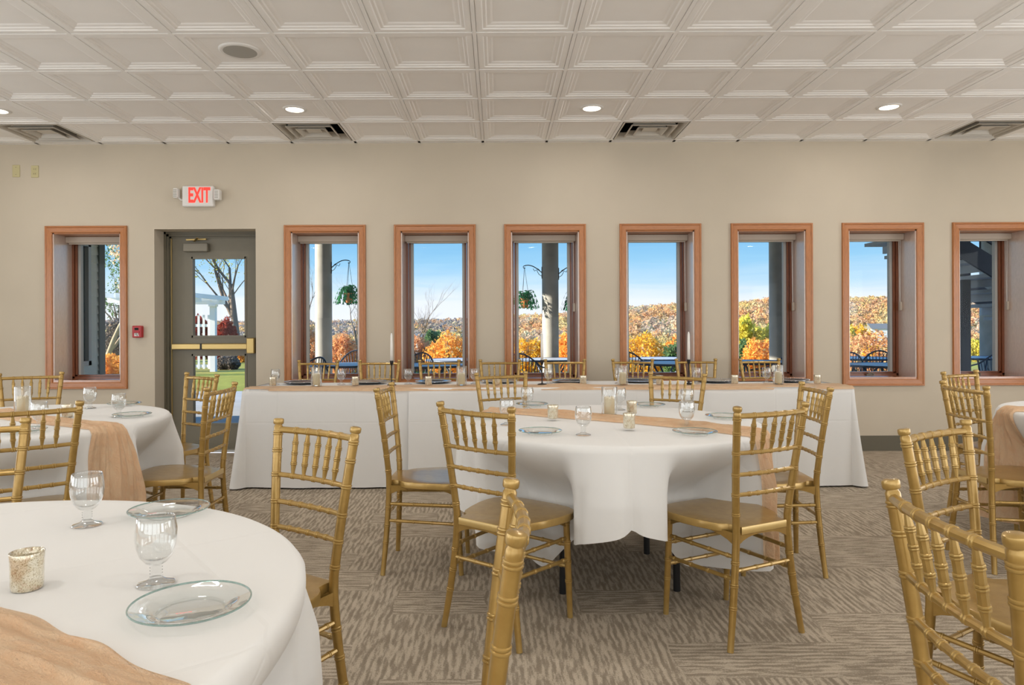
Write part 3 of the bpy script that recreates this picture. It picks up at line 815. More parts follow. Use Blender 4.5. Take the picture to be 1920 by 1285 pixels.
# ------------------------------------------------------------------ long table
LZ = .742; LX0, LX1, LY0, LY1 = -1.93, 2.69, 5.27, 5.89
for i, (a, b, l) in enumerate(((LX0+.02, .36, 'left half of the long folding table under white cloths'), (.38, LX1-.02, 'right half of the long folding table under white cloths'))):
    e = empty('folding_table', ((a+b)/2, (LY0+LY1)/2, 0), label=l, cat='table', group='long folding tables')
    hx, hy = (b-a)/2, (LY1-LY0)/2-.01
    MB().box(-hx, hx, -hy, hy, LZ-.03, LZ-.004, 0, .006).build('tabletop', M['dgrey'], e)
    for sx in (-1, 1):
        for sy in (-1, 1): MB().tube([(sx*(hx-.3), sy*(hy-.08), LZ-.03), (sx*(hx-.3), sy*(hy-.06), 0)], .014, 10).build('leg', M['black'], e, True, 50)
def long_cloth(x0, x1, le, re_, off, seed):
    rg = random.Random(seed); ph = [rg.uniform(0, 6) for _ in range(9)]
    rc = .035; path = []      # (x, y, nx, ny)
    def arc(cx, cy, a0, a1, n=10):
        for i in range(n+1):
            a = a0+(a1-a0)*i/n; path.append((cx+rc*math.cos(a), cy+rc*math.sin(a), math.cos(a), math.sin(a)))
    def seg(xa, ya, xb, yb, nx, ny, n):
        for i in range(n+1): path.append((xa+(xb-xa)*i/n, ya+(yb-ya)*i/n, nx, ny))
    xa = x0+(rc if le else 0); xb = x1-(rc if re_ else 0)
    n = int((x1-x0)/.025)
    if re_ : seg(xb, LY1, xa, LY1, 0, 1, n)
    else: seg(xb, LY1, xa, LY1, 0, 1, n)
    if le:
        arc(x0+rc, LY1-rc, PI/2, PI); seg(x0, LY1-rc, x0, LY0+rc, -1, 0, 20); arc(x0+rc, LY0+rc, PI, 1.5*PI)
    split = len(path)
    if le: seg(xa, LY0, xb, LY0, 0, -1, n)
    else:
        path_b = len(path); seg(xa, LY0, xb, LY0, 0, -1, n)
    if re_:
        arc(x1-rc, LY0+rc, -PI/2, 0); seg(x1, LY0+rc, x1, LY1-rc, 1, 0, 20); arc(x1-rc, LY1-rc, 0, PI/2)
    closed = False
    b = MB(); uv = []; N_ = len(path); cols = []
    yc = (LY0+LY1)/2; hw = (LY1-LY0)/2
    s = 0; sl = [0]
    for i in range(1, N_): s += math.hypot(path[i][0]-path[i-1][0], path[i][1]-path[i-1][1]); sl.append(s)
    nt = 26
    for i, (px, py, nx, ny) in enumerate(path):
        cxx = min(max(px, x0+(hw if le else 0)), x1-(hw if re_ else 0)); row = []
        for q in (0, .5, .97): row.append((cxx+(px-cxx)*q, yc+(py-yc)*q, LZ+off))
        corner = abs(nx*ny)
        for j in range(nt+1):
            t = LZ*1.0*j/nt; e = .016
            if t < e*1.5: r = e*math.sin(t/e) if t < e*PI/2 else e; z = LZ+off-e*(1-math.cos(min(t/e, PI/2)))
            else: r = e; z = LZ+off-t+.008
            f = t/LZ
            rip = (.010*math.sin(5.1*sl[i]+ph[0])+.007*math.sin(11*sl[i]+ph[1]+1.5*f)+.004*math.sin(27*sl[i]+ph[2]))*f
            endf = 0
            r += .028*f+rip+.085*corner*f**1.3*2
            z = max(z, .007)
            row.append((px+nx*(r+off-.016), py+ny*(r+off-.016), z))
        b.v += row; uv += [(px, py)]*3+[(sl[i], 10+LZ*j/nt) for j in range(nt+1)]
    m = nt+4
    for i in range(N_-1):
        if math.hypot(path[i+1][0]-path[i][0], path[i+1][1]-path[i][1]) < 1e-6: continue
        if not le and i == split-1: 
            # join across the open side: only the top
            continue
        for j in range(m-1): b.f.append((i*m+j, (i+1)*m+j, (i+1)*m+j+1, i*m+j+1))
    # the open row of the tops meets at the centre line, already shared in place
    b.mi = [0]*len(b.f); b.uv = uv
    return b.build('tablecloth', M['cloth'], None, True)
X1a, X2a = (765-VX)/F*5.25, (1318-VX)/F*5.25
tag(long_cloth(LX0, X1a+.155, True, False, .004, 1), 'white floor-length tablecloth on the left end of the long table', 'tablecloth', 'white cloths on the long table')
tag(long_cloth(X1a, X2a+.02, False, False, .009, 2), 'white floor-length tablecloth over the middle of the long table', 'tablecloth', 'white cloths on the long table')
tag(long_cloth(X2a, LX1, False, True, .004, 3), 'white floor-length tablecloth on the right end of the long table', 'tablecloth', 'white cloths on the long table')
# its runner
b = MB(); uv = []; nl = 460; nw = 22
for i in range(nl+1):
    x = LX0+.01+(LX1-.02-LX0)*i/nl
    y0 = LY0-.010+.012*math.sin(3*x+1)+.006*math.sin(9.3*x); y1 = LY0+.235+.03*math.sin(2.1*x+2)+.015*math.sin(7*x)
    hump = .022*math.exp(-((x-.55)/.18)**2)+.008*math.exp(-((x-1.9)/.2)**2)
    for j in range(nw+1):
        q = j/nw; y = y0+(y1-y0)*q
        z = LZ+.011+.003*(1+math.sin(q*16+2*math.sin(2.4*x)))*.5+hump*math.sin(PI*q)
        if j < 3: z -= (.016, .010, .003)[j]
        if y < LY0+.002: y = min(y, LY0-.014); z -= .006
        ex = x-LX0
        b.v.append((x, y, z)); uv.append((x, y))
b.f = [(i*(nw+1)+j, (i+1)*(nw+1)+j, (i+1)*(nw+1)+j+1, i*(nw+1)+j+1) for i in range(nl) for j in range(nw)]; b.mi = [0]*len(b.f); b.uv = uv
tag(b.build('table_runner', M['gauze'], None, True), 'long peach gauze runner along the front edge of the long table', 'table runner', 'peach table runners')

# ------------------------------------------------------------------ tableware
gob = empty('water_goblet')
MB().lathe([(.0001, .0), (.033, .0), (.0338, .002), (.030, .0045), (.016, .009), (.010, .014)], 40).build('foot', M['glass'], gob, True)
st = [(.010, .014)]
for k in range(4): st += [(.0118, .017+k*.006), (.0092, .020+k*.006)]
st += [(.0125, .040)]
MB().lathe(st, 24).build('stem', M['glass'], gob, True)
bowl = [(.0125, .040), (.022, .047), (.030, .060), (.0350, .078), (.0368, .096), (.0360, .112), (.0338, .128), (.0325, .136), (.0318, .1368), (.0311, .136), (.0322, .128), (.0345, .112), (.0352, .096), (.0335, .078), (.0285, .062), (.020, .052), (.0001, .049)]
MB().lathe(bowl, 48).build('bowl', M['glass'], gob, True)
def fluted_plate():
    root = empty('glass_plate')
    n = 96; b = MB(); pr = [(.0001, .004, 0), (.052, .004, 0), (.058, .006, .2), (.066, .010, 1), (.080, .0135, 1), (.0915, .016, .3), (.0935, .0168, 0)]
    for r, z, f in pr:
        for k in range(n):
            a = 2*PI*k/n; g = .0022*f*(abs(math.cos(4*a))**.5-.5); b.v.append(((r+g)*math.cos(a), (r+g)*math.sin(a), z+g))
    b.f = [(i*n+k, i*n+(k+1) % n, (i+1)*n+(k+1) % n, (i+1)*n+k) for i in range(len(pr)-1) for k in range(n)]; b.mi = [0]*len(b.f)
    b.build('dish', M['plate'], root, True)
    MB().lathe([(.0925, .0150), (.0945, .0148), (.0955, .0162), (.0950, .0178), (.0932, .0182), (.0925, .0172), (.0925, .0150)], 64).build('rim', M['rim'], root, True)
    MB().lathe([(.050, .0), (.054, .0), (.0545, .003), (.053, .0045)], 64).build('foot_ring', M['plate'], root, True)
    return root
plate = fluted_plate()
vot = empty('votive_holder')
MB().lathe([(.0001, 0), (.0235, 0), (.0255, .002), (.0262, .010), (.0270, .05), (.0282, .0655), (.0276, .067), (.0262, .066), (.0250, .05), (.0243, .014), (.0001, .012)], 40).build('cup', M['votive'], vot, True)
MB().lathe([(.0001, .013), (.0195, .013), (.0200, .026), (.0001, .027)], 24).build('tealight', M['whitewax'], vot, True, 40)
hur = empty('candle_hurricane')
MB().lathe([(.0001, 0), (.0385, 0), (.040, .003), (.040, .145), (.0392, .147), (.038, .145), (.038, .006), (.0001, .006)], 48).build('glass_cylinder', M['glass'], hur, True, 60)
ca = MB().lathe([(.0001, .0065), (.0255, .0065), (.0268, .009), (.0268, .092), (.0255, .095), (.012, .0925), (.0001, .092)], 40).build('pillar_candle', M['wax'], hur, True, 50)
MB().tube([(0, 0, .092), (.001, 0, .101)], .0012, 6).build('wick', M['black'], ca)
tap = empty('taper_candlestick')
MB().lathe([(.0001, 0), (.036, 0), (.0365, .003), (.030, .006), (.008, .010), (.0048, .016), (.0042, .05), (.0042, .150), (.007, .156), (.010, .160), (.0135, .178), (.0140, .190), (.011, .190), (.0001, .186)], 24).build('candlestick', M['black'], tap, True, 60)
tc = MB().lathe([(.0001, .186), (.0108, .186), (.0104, .30), (.0085, .385), (.004, .403), (.0001, .406)], 20).build('taper', M['whitewax'], tap, True)
MB().tube([(0, 0, .404), (.001, 0, .412)], .001, 6).build('wick', M['black'], tc)
chg = empty('charger_plate')
MB().lathe([(.0001, .006), (.095, .006), (.102, .010), (.140, .0165), (.1455, .0170), (.146, .015), (.140, .0145), (.100, .007), (.095, .0), (.0001, .0)], 64).build('dish', M['silver'], chg, True, 60)
bead = MB()
for k in range(64):
    a = 2*PI*k/64; bead.lathe([(.0001, -.004), (.0032, -.002), (.0032, .002), (.0001, .004)], 6, (.1445*math.cos(a), .1445*math.sin(a), .0185))
bead.build('beaded_rim', M['silver'], chg, True)
protos = {'goblet': gob, 'plate': plate, 'votive': vot, 'hurricane': hur, 'taper': tap, 'charger': chg}
CATS = {'goblet': 'glass', 'plate': 'plate', 'votive': 'candle holder', 'hurricane': 'candle', 'taper': 'candle', 'charger': 'plate'}
first = {k: True for k in protos}
def put(kind, p, label, group, rz=0.):
    src = protos[kind]; o = src if first[kind] else copy_tree(src); first[kind] = False
    o.location = p; o.rotation_euler = (0, 0, rz); return tag(o, label, CATS[kind], group)
ZT = TZ+.0045
T0g, T1g, T2g, LTg = 'glassware on the nearest table', 'tableware on the middle round table', 'tableware on the left rear table', 'settings on the long table'
for c_ in kids(gob): c_.data.transform(Matrix.Diagonal((1, 1, .905, 1)))
# nearest table
put('goblet', at(162, 985, ZT), 'clear water goblet on the nearest table, the farther of its two', T0g)
put('goblet', at(291, 1095, ZT), 'clear water goblet on the nearest table, the one closest to us', T0g)
put('plate', at(316, 965, ZT), 'clear glass plate on the nearest table, half behind a goblet', T0g, .3)
put('plate', at(356, 1147, ZT), 'large-looking clear glass plate on the nearest table, closest to us', T0g, .9)
put('votive', at(49, 1104, ZT), 'gold speckled mercury glass votive on the nearest table', 'mercury glass votives')
# middle round table
for (x, y), l in (((1093, 816), 'front of the middle table, between its two front plates'), ((988, 768), 'behind the left mercury votive on the middle round table'), ((950, 797), 'at left of the middle round table, behind a chair post'),
                  ((1287, 803), 'at right of the middle round table, before the peach runner'), ((1288, 772), 'at back right of the middle round table, behind another goblet'), ((1161, 769), 'half hidden behind the pillar candle of the middle table')):
    put('goblet', at(x, y, ZT+(.008 if (x, y) == (1288, 778) else 0)), 'clear water goblet '+l, T1g)
for (x, y), l in (((1012, 814), 'front left of the middle round table, left of a goblet'), ((1302, 815), 'front right of the middle round table'), ((1216, 763), 'at the back of the middle round table, right of the candle'),
                  ((1358, 785), 'at right rear of the middle round table beyond the runner'), ((905, 784), 'at left of the middle round table, seen through a chair back'), ((997, 762), 'at the back of the middle round table, left of the candle')):
    put('plate', at(x, y, ZT), 'clear glass plate '+l, T1g, x*.01)
for (x, y), l in (((1036, 785), 'left of the pillar candle on the middle table'), ((1179, 803), 'in front of the pillar candle, the nearer of two'), ((1184, 776), 'right of the pillar candle, the farther of two')):
    put('votive', at(x, y, ZT+.011), 'gold mercury glass votive '+l, 'mercury glass votives')
put('hurricane', at(1142, 779, ZT+.010), 'ivory pillar candle in a glass cylinder on the middle round table', 'pillar candles in glass')
# left rear table
for (x, y), l in (((168, 766), 'left one of two in front of the leftmost window'), ((222, 782), 'beside a glass plate near the right edge of the left rear table'), ((73, 803), 'on the left rear table, seen through a chair back')):
    put('goblet', at(x, y, ZT), 'clear water goblet '+l, T2g)
for (x, y), l in (((233, 761), 'at the back of the left rear table'), ((247, 782), 'at the right edge of the left rear table'), ((42, 812), 'on the left rear table behind a gold chair back')):
    put('plate', at(x, y, ZT), 'clear glass plate '+l, T2g, x*.02)
put('votive', at(126, 782, ZT+.003), 'gold mercury glass votive on the left rear table', 'mercury glass votives')
put('hurricane', at(42, 776, ZT+.010), 'ivory pillar candle in a glass cylinder on the left rear table', 'pillar candles in glass')
# long table
LT = LZ+.010; LR = LZ+.018
nth = ['first', 'second', 'third', 'fourth', 'fifth', 'sixth', 'seventh', 'eighth']
for i, x in enumerate((516, 639.5, 765, 889, 1028, 1160, 1306, 1437)):
    put('goblet', Vector(((x-VX)/F*5.62, 5.62, LT)), '%s water goblet from the left on the long table' % nth[i], LTg)
for i, x in enumerate((567, 691, 812, 936, 1068, 1196, 1341, 1482)):
    put('charger', Vector(((x-VX)/F*5.74, 5.74, LT)), '%s silver charger plate from the left on the long table' % nth[i], LTg)
for i, x in enumerate((511, 666, 803, 930, 1093, 1236, 1377, 1532)):
    put('votive', Vector(((x-VX)/F*5.44, 5.44, LR)), '%s small gold votive from the left on the long table' % nth[i], 'mercury glass votives')
for i, (x, l) in enumerate(((593, 'leftmost'), (865, 'second from the left'), (1167, 'third from the left'), (1459, 'rightmost'))):
    put('hurricane', Vector(((x-VX)/F*5.42, 5.42, LR)), 'ivory pillar candle in glass on the long table, '+l, 'pillar candles in glass')
for i, (x, l) in enumerate(((734, 'behind the side-on chair'), (1016, 'before the fern window'), (1291, 'beside the fifth window'))):
    put('taper', Vector(((x-VX)/F*5.44, 5.44, LR)), 'white taper in a black candlestick on the long table, '+l, 'taper candlesticks')

# ------------------------------------------------------------------ outdoors: ground
def ridge(px):
    xs = [-900, 100, 575, 850, 960, 1070, 1180, 1300, 1385, 1440, 1590, 1670, 1815, 2200]; ys = [592, 598, 601, 596, 590, 583, 572, 566, 563, 556, 555, 554, 560, 566]
    return float(np.interp(px, xs, ys))
DR_ = 420.
def ground_z(X, Y):
    if Y < 24: return -.04
    px = VX+X/Y*F
    rz = CAMZ+(VY-.004*(px-VX)-ridge(px))/F*DR_-4.2
    if Y < 120: return -.04-9*sm(24, 120, Y)
    if Y < 240: return -9.04+3*sm(120, 240, Y)
    return -6.04+(rz+6.04)*sm(235, 425, Y)-4*sm(430, 600, Y)
ys = [WY+WT, 9, 12, 14, 17, 20, 24, 28, 34, 42, 52, 64, 80, 100, 120, 150, 180, 210, 240, 265, 290, 315, 340, 365, 390, 410, 425, 450, 500, 600]
b = MB(); nx = 90
for Y in ys:
    for i in range(nx+1):
        X = (i/nx*2-1)*(40+1.15*Y); b.v.append((X, Y, ground_z(X, Y)))
b.f = [(j*(nx+1)+i, j*(nx+1)+i+1, (j+1)*(nx+1)+i+1, (j+1)*(nx+1)+i) for j in range(len(ys)-1) for i in range(nx)]; b.mi = [0]*len(b.f)
tag(b.build('ground', M['grass'], None, True), kind='structure')
tag(MB().box(-10, 14, WY+WT, 13.6, -.06, -.02).build('patio_slab', M['patio']), kind='structure')
tag(MB().box(-4.9, 12, WY+WT, 12.6, 3.35, 3.55).build('deck_slab', M['deck']), kind='structure')

# forest on the hillside and brush in the valley
def crowns(name, items, per, size, seed):
    rg = np.random.RandomState(seed); it = np.array([list(q[:5])+list(q[5]) for q in items]); n = len(it)*per
    c = np.repeat(it, per, 0); d = rg.normal(size=(n, 3)); d /= np.linalg.norm(d, axis=1)[:, None]; d[:, 2] = np.abs(d[:, 2])*1.3-.3
    p = c[:, :3]+d*(.45+.55*rg.rand(n, 1)**.5)*c[:, [3, 3, 4]]
    u = rg.normal(size=(n, 3)); u /= np.linalg.norm(u, axis=1)[:, None]; w = rg.normal(size=(n, 3)); w -= u*(w*u).sum(1)[:, None]; w /= np.linalg.norm(w, axis=1)[:, None]
    s_ = size*(.5+rg.rand(n, 1))*c[:, 3:4]
    V = np.stack([p-u*s_, p+w*s_*.7, p+u*s_, p-w*s_*.7], 1).reshape(-1, 3)
    col = np.clip(c[:, 5:8]*(.72+.56*rg.rand(n, 1))+.03*(rg.rand(n, 3)-.5), 0, 1); col = np.hstack([np.repeat(col, 4, 0), np.ones((4*n, 1))])
    me = bpy.data.meshes.new(name); me.vertices.add(4*n); me.vertices.foreach_set('co', V.ravel()); me.loops.add(4*n); me.loops.foreach_set('vertex_index', np.arange(4*n, dtype=np.int32))
    me.polygons.add(n); me.polygons.foreach_set('loop_start', np.arange(0, 4*n, 4, dtype=np.int32)); me.update(calc_edges=True)
    a = me.color_attributes.new('Col', 'FLOAT_COLOR', 'POINT'); a.data.foreach_set('color', col.ravel()); me.materials.append(M['forest'])
    return link(name, me)
pal_far = [((150, 92, 56), 3), ((184, 116, 58), 3), ((205, 150, 66), 2.2), ((196, 168, 92), 1.4), ((170, 142, 112), 3), ((142, 124, 104), 2.2), ((112, 116, 62), 1.6), ((150, 152, 84), 1.2), ((160, 84, 56), 1.6)]
def pick(pal, rg):
    t = rg.random()*sum(w for _, w in pal)
    for c, w in pal:
        t -= w
        if t <= 0: return lin(c)[:3]
    return lin(pal[0][0])[:3]
rg = random.Random(3); items = []
for _ in range(10500):
    Y = 250+rg.random()**.8*180; px = rg.uniform(90, 1960) if rg.random() < .97 else rg.uniform(-200, 2300); X = (px-VX)/F*Y
    r = rg.uniform(.9, 2.1); z = ground_z(X, Y); c = pick(pal_far, rg)
    k = math.sin(px*.021+Y*.03)+math.sin(px*.009-Y*.05+2)
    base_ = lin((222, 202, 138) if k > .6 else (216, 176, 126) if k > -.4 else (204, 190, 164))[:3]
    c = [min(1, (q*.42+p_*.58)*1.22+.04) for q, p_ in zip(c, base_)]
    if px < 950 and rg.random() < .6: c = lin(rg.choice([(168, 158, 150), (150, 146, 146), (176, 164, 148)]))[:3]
    items.append((X, Y, z+r*.8, r, r*rg.uniform(.9, 1.5), c))
tag(crowns('forest', items, 46, .24, 5), 'autumn woods covering the far hillside', 'woods', kind='stuff')
items = []
BLOCK = [(790, 190, 9), (1652, 230, 9), (1290, 95, 5), (1410, 85, 5), (1225, 120, 5), (1615, 110, 5.5)]
BLOCK = [((p-VX)/F*Y, Y, r) for p, Y, r in BLOCK]
for _ in range(6500):
    Y = 75+rg.random()*170; px = rg.uniform(90, 1960); X = (px-VX)/F*Y
    r = rg.uniform(.35, .95); z = ground_z(X, Y)
    if any(math.hypot(X-a, Y-b_) < q for a, b_, q in BLOCK): continue
    c = lin(rg.choice([(236, 212, 180), (242, 212, 170), (222, 192, 160), (230, 204, 150), (226, 208, 190), (214, 204, 130)]))[:3]
    h = rg.uniform(1.0, 2.2)
    items.append((X, Y, z+r*h*.6, r, r*h, c))
tag(crowns('valley_brush', items, 26, .30, 6), 'pale tan brush filling the valley before the hills', 'brush', kind='stuff')
# a couple of distant houses
for (px, Y, w, l) in ((790, 190, 7, 'tiny white house far off in the valley, seen in the third window'), (1652, 230, 6, 'tiny pale house on the hillside, seen in the seventh window')):
    X = (px-VX)/F*Y; z = ground_z(X, Y)+ (2.2 if px < 900 else 3.5)
    e = empty('house', (X, Y, z), label=l, cat='house')
    MB().box(-w/2, w/2, 0, w*.8, -3, 2.6).build('walls', M['white'], e)
    MB().add([(-w/2-.3, -.3, 2.6), (w/2+.3, -.3, 2.6), (w/2+.3, w*.8+.3, 2.6), (-w/2-.3, w*.8+.3, 2.6), (-w/2-.3, w*.4, 4.4), (w/2+.3, w*.4, 4.4)], [(0, 1, 5, 4), (2, 3, 4, 5), (0, 4, 3), (1, 2, 5), (0, 3, 2, 1)]).build('roof', M['dgrey'], e)

# ------------------------------------------------------------------ bushes and trees
def leaves(m, n, c, rx, ry, rz, size, seed, shell=.55, low=-.9):
    rg = np.random.RandomState(seed)
    d = rg.normal(size=(n*2, 3)); d /= np.linalg.norm(d, axis=1)[:, None]; d = d[d[:, 2] > low][:n]; n = len(d)
    r = shell+(1-shell)*rg.rand(n, 1)**.5
    r *= 1+.10*np.sin(d[:, :1]*7+seed)+.08*np.sin(d[:, 1:2]*9)
    p = d*r*np.array([rx, ry, rz])+np.array(c)
    u = rg.normal(size=(n, 3)); u /= np.linalg.norm(u, axis=1)[:, None]; w = rg.normal(size=(n, 3)); w -= u*(w*u).sum(1)[:, None]; w /= np.linalg.norm(w, axis=1)[:, None]
    s = size*(.6+.8*rg.rand(n, 1)); q = np.stack([p-u*s, p+w*s*.55, p+u*s, p-w*s*.55], 1).reshape(-1, 3)
    o = len(m.v); m.v += [tuple(x) for x in q.tolist()]; m.f += [(o+4*i, o+4*i+1, o+4*i+2, o+4*i+3) for i in range(n)]; m.mi += [0]*n
def branches(m, p, d, L, r, depth, rg, tips, spread=.5, n=5, up=.1):
    k = 4; pts = [p]; rad = [r]; dd = d.copy()
    for i in range(k):
        dd = (dd+Vector((rg.uniform(-1, 1), rg.uniform(-1, 1), rg.uniform(-.6, .8)))*.13+Vector((0, 0, up*.3))).normalized()
        pts.append(pts[-1]+dd*L/k); rad.append(r*(1-.45*(i+1)/k))
    m.tube(pts, rad, n if depth > 1 else 4, False)
    if depth == 0: tips.append(pts[-1]); tips.append(pts[2]); return
    for c in range(3 if depth > 1 else 4):
        j = rg.choice([1, 2, 3, 4]) if c else 4
        a = rg.uniform(0, 2*PI); ax = Vector((math.cos(a), math.sin(a), rg.uniform(-.1, .5)))
        nd = (dd*1.0+ax*spread*rg.uniform(.6, 1.3)).normalized()
        branches(m, pts[j], nd, L*rg.uniform(.58, .8), rad[j]*.62, depth-1, rg, tips, spread, n, up)
def tree(name, loc, H, seed, label, leafmat_=None, nl=0, lsize=.06, bark='bark', depth=4, spread=.55, lean=(0, 0), group='bare trees outside', r0=None):
    rg = random.Random(seed); e = empty(name, loc, label=label, cat='tree', group=group)
    m = MB(); tips = []
    branches(m, Vector((0, 0, 0)), Vector((lean[0], lean[1], 1)).normalized(), H*.38, r0 or H*.022, depth, rg, tips, spread)
    m.build('branches', M[bark], e, True)
    if leafmat_:
        l = MB()
        for i, t in enumerate(tips): leaves(l, nl, t, H*.055, H*.055, H*.05, lsize, seed*100+i, .1, -1)
        l.build('foliage', leafmat_, e)
    return e
LM = {'gold': leafmat('golden_leaves', [(190, 130, 40), (244, 190, 60), (255, 228, 120)]), 'rust': leafmat('rust_leaves', [(190, 130, 84), (232, 174, 118), (248, 210, 164)]),
      'orange': leafmat('orange_leaves', [(204, 130, 56), (250, 184, 84), (255, 220, 130)]), 'dark': leafmat('dark_twigs', [(90, 84, 76), (130, 118, 106), (160, 142, 124)]),
      'green': leafmat('evergreen_leaves', [(60, 92, 62), (104, 134, 84), (150, 168, 110)]), 'tan': leafmat('tan_leaves', [(190, 160, 128), (232, 200, 160), (248, 228, 196)]),
      'yell': leafmat('yellow_green_leaves', [(170, 166, 60), (224, 208, 84), (250, 232, 130)]), 'red': leafmat('red_leaves', [(120, 40, 34), (170, 66, 48), (206, 110, 80)])}
def bush(px, ytop, Y, wpx, mat, label, seed, n=2600, kind='shrub'):
    X = (px-VX)/F*Y; zt = atY(px, ytop, Y).z; z0 = ground_z(X, Y); h = zt-z0; w = wpx/2/F*Y
    e = empty(kind, (X, Y, z0), label=label, cat='shrub', group='autumn shrubs beyond the patio')
    m = MB(); leaves(m, n, (0, 0, h*.46), w, w*.8, h*.56, .042*Y/18, seed); m.build('foliage', LM[mat], e)
    s = MB(); rg = random.Random(seed)
    for k in range(9):
        a = rg.uniform(0, 6.28); s.tube([(0, 0, 0), (w*.3*math.cos(a), w*.3*math.sin(a), h*.4), (w*.7*math.cos(a), w*.7*math.sin(a), h*.85)], [.02, .014, .004], 4, False)
    s.build('stems', M['bark'], e)
BU = [(578, 618, 19, 70, 'rust', 'rust shrub left of the column in the window right of the door'), (642, 628, 17.5, 60, 'rust', 'brown-orange shrub behind the patio chairs in the second window'),
      (782, 634, 20, 66, 'rust', 'pale rust shrub at lower left of the third window'), (845, 627, 17.5, 96, 'orange', 'bright golden-orange shrub in the third window'), (812, 622, 34, 40, 'green', 'dark green evergreen behind the golden shrub in the third window'),
      (990, 637, 17.5, 84, 'gold', 'yellow shrub below the left hanging fern'), (1072, 622, 18.5, 56, 'orange', 'orange shrub right of the column in the fern window'),
      (1205, 628, 17.5, 92, 'gold', 'golden shrub at lower left of the fifth window'), (1272, 640, 16.8, 52, 'green', 'dark green low shrub at lower right of the fifth window'), (1276, 632, 22, 60, 'orange', 'orange shrub behind the green one in the fifth window'),
      (1400, 640, 20, 46, 'green', 'green shrub at lower left of the window with the shaded column'), (1425, 637, 17.5, 72, 'orange', 'golden-brown shrub left of the shaded column'), (1500, 630, 18, 70, 'rust', 'rust shrub right of the shaded column'),
      (1632, 622, 17.5, 118, 'rust', 'large rust shrub filling the seventh window'), (1592, 616, 26, 30, 'yell', 'yellow-green shrub at left of the seventh window'),
      (1830, 640, 24, 60, 'yell', 'yellow-green shrub behind the stair in the rightmost window'),
      (212, 666, 19, 62, 'orange', 'orange shrub low in the leftmost window'), (226, 600, 26, 70, 'dark', 'dark brown thicket in the leftmost window'),
      (428, 668, 21, 44, 'dark', 'grey-brown rounded shrub seen through the lower door glass'), (452, 640, 26, 60, 'gold', 'golden shrub seen through the door glass at right'), (424, 600, 25, 40, 'red', 'red shrub beside the white pergola post'), (372, 596, 32, 50, 'red', 'red shrub behind the white pergola lattice'),
      (725, 640, 19, 60, 'rust', 'rust shrub between the second and third windows')]
for i, (px, yt, Y, w, mt, lb) in enumerate(BU): bush(px, yt, Y, w, mt, lb, 50+i)
def T(px, Y): X = (px-VX)/F*Y; return (X, Y, ground_z(X, Y))
tree('bare_tree', T(788, 62), 9.0, 11, 'bare pale tree at left of the third window', None, bark='bark', depth=5, spread=.5)
tree('bare_tree', T(583, 46), 6.6, 12, 'bare tree left of the column in the second window', None, depth=5, spread=.5)
tree('bare_tree', T(668, 44), 5.6, 13, 'bare tree at right of the second window, under the fern', None, depth=5, spread=.55)
tree('autumn_tree', T(446, 30), 8.6, 17, 'tall dark-branched tree with thin yellow leaves behind the door glass', LM['yell'], 8, .05, depth=5, spread=.62, lean=(-.12, 0))
tree('autumn_tree', T(196, 24), 5.0, 15, 'pale leaning tree in the leftmost window', LM['tan'], 9, .05, 'barklight', 4, .6, (.35, 0), r0=.10)
tree('autumn_tree', T(228, 30), 6.2, 19, 'green-grey tree behind the leaning one in the leftmost window', LM['green'], 14, .05, 'bark', 4, .5)
for i, (px, Y, H, mt, l) in enumerate(((1290, 95, 9.5, 'tan', 'pale tan tree at right of the fifth window'), (1410, 85, 8.5, 'yell', 'yellow-green tree in the window with the shaded column'), (1225, 120, 8, 'tan', 'tan tree in the middle of the fifth window'), (1615, 110, 10, 'gold', 'bright yellow tree in the seventh window'))):
    tree('autumn_tree', T(px, Y), H, 30+i, l, LM[mt], 16, .22, 'barklight', 4, .6)

# ------------------------------------------------------------------ building wing with siding
w = empty('wall_wing', (-5.0, WY+WT, 0)); w['kind'] = 'structure'
WE = 8.86-WY-WT
s = MB(); wy0, wy1, wz0, wz1 = .30, 8.56-WY-WT, .76, 2.26
def lap(y0, y1, z0, z1):
    z = z0
    while z < z1-1e-6:
        zz = min(z+.105, z1)
        s.add([(.016, y0, z), (.016, y1, z), (.002, y1, zz), (.002, y0, zz), (0, y0, z), (0, y1, z)], [(0, 1, 2, 3), (4, 5, 1, 0)]); z = zz
lap(0, WE, -.05, wz0); lap(0, WE, wz1, 3.6); lap(0, wy0, wz0, wz1); lap(wy1, WE, wz0, wz1)
s.build('siding', M['siding'], w)
MB().box(-3.9, -.0, 0, WE, -.05, wz0).box(-3.9, 0, 0, WE, wz1, 3.6).box(-3.9, 0, 0, wy0, wz0, wz1).box(-3.9, 0, wy1, WE, wz0, wz1).box(-3.9, -.6, wy0, wy1, wz0, wz1).build('wing_core', M['siding'], w)
MB().box(-.02, .03, WE-.11, WE+.012, -.05, 3.6).build('corner_board', M['sidetrim'], w)
f = MB(); q = .055
f.box(-.05, .035, wy0, wy0+q, wz0, wz1).box(-.05, .035, wy1-q, wy1, wz0, wz1).box(-.05, .035, wy0, wy1, wz0, wz0+q).box(-.05, .035, wy0, wy1, wz1-q, wz1).build('window_frame', M['vinyl'], w)
m = N('reflective_pane'); M['wingpane'] = m.out(m.bsdf(Base_Color=lin((120, 134, 140)), Roughness=.03, Metallic=.55, Specular_IOR_Level=1.))
MB().box(-.02, -.012, wy0+q, wy1-q, wz0+q, wz1-q).build('window_pane', M['wingpane'], w)

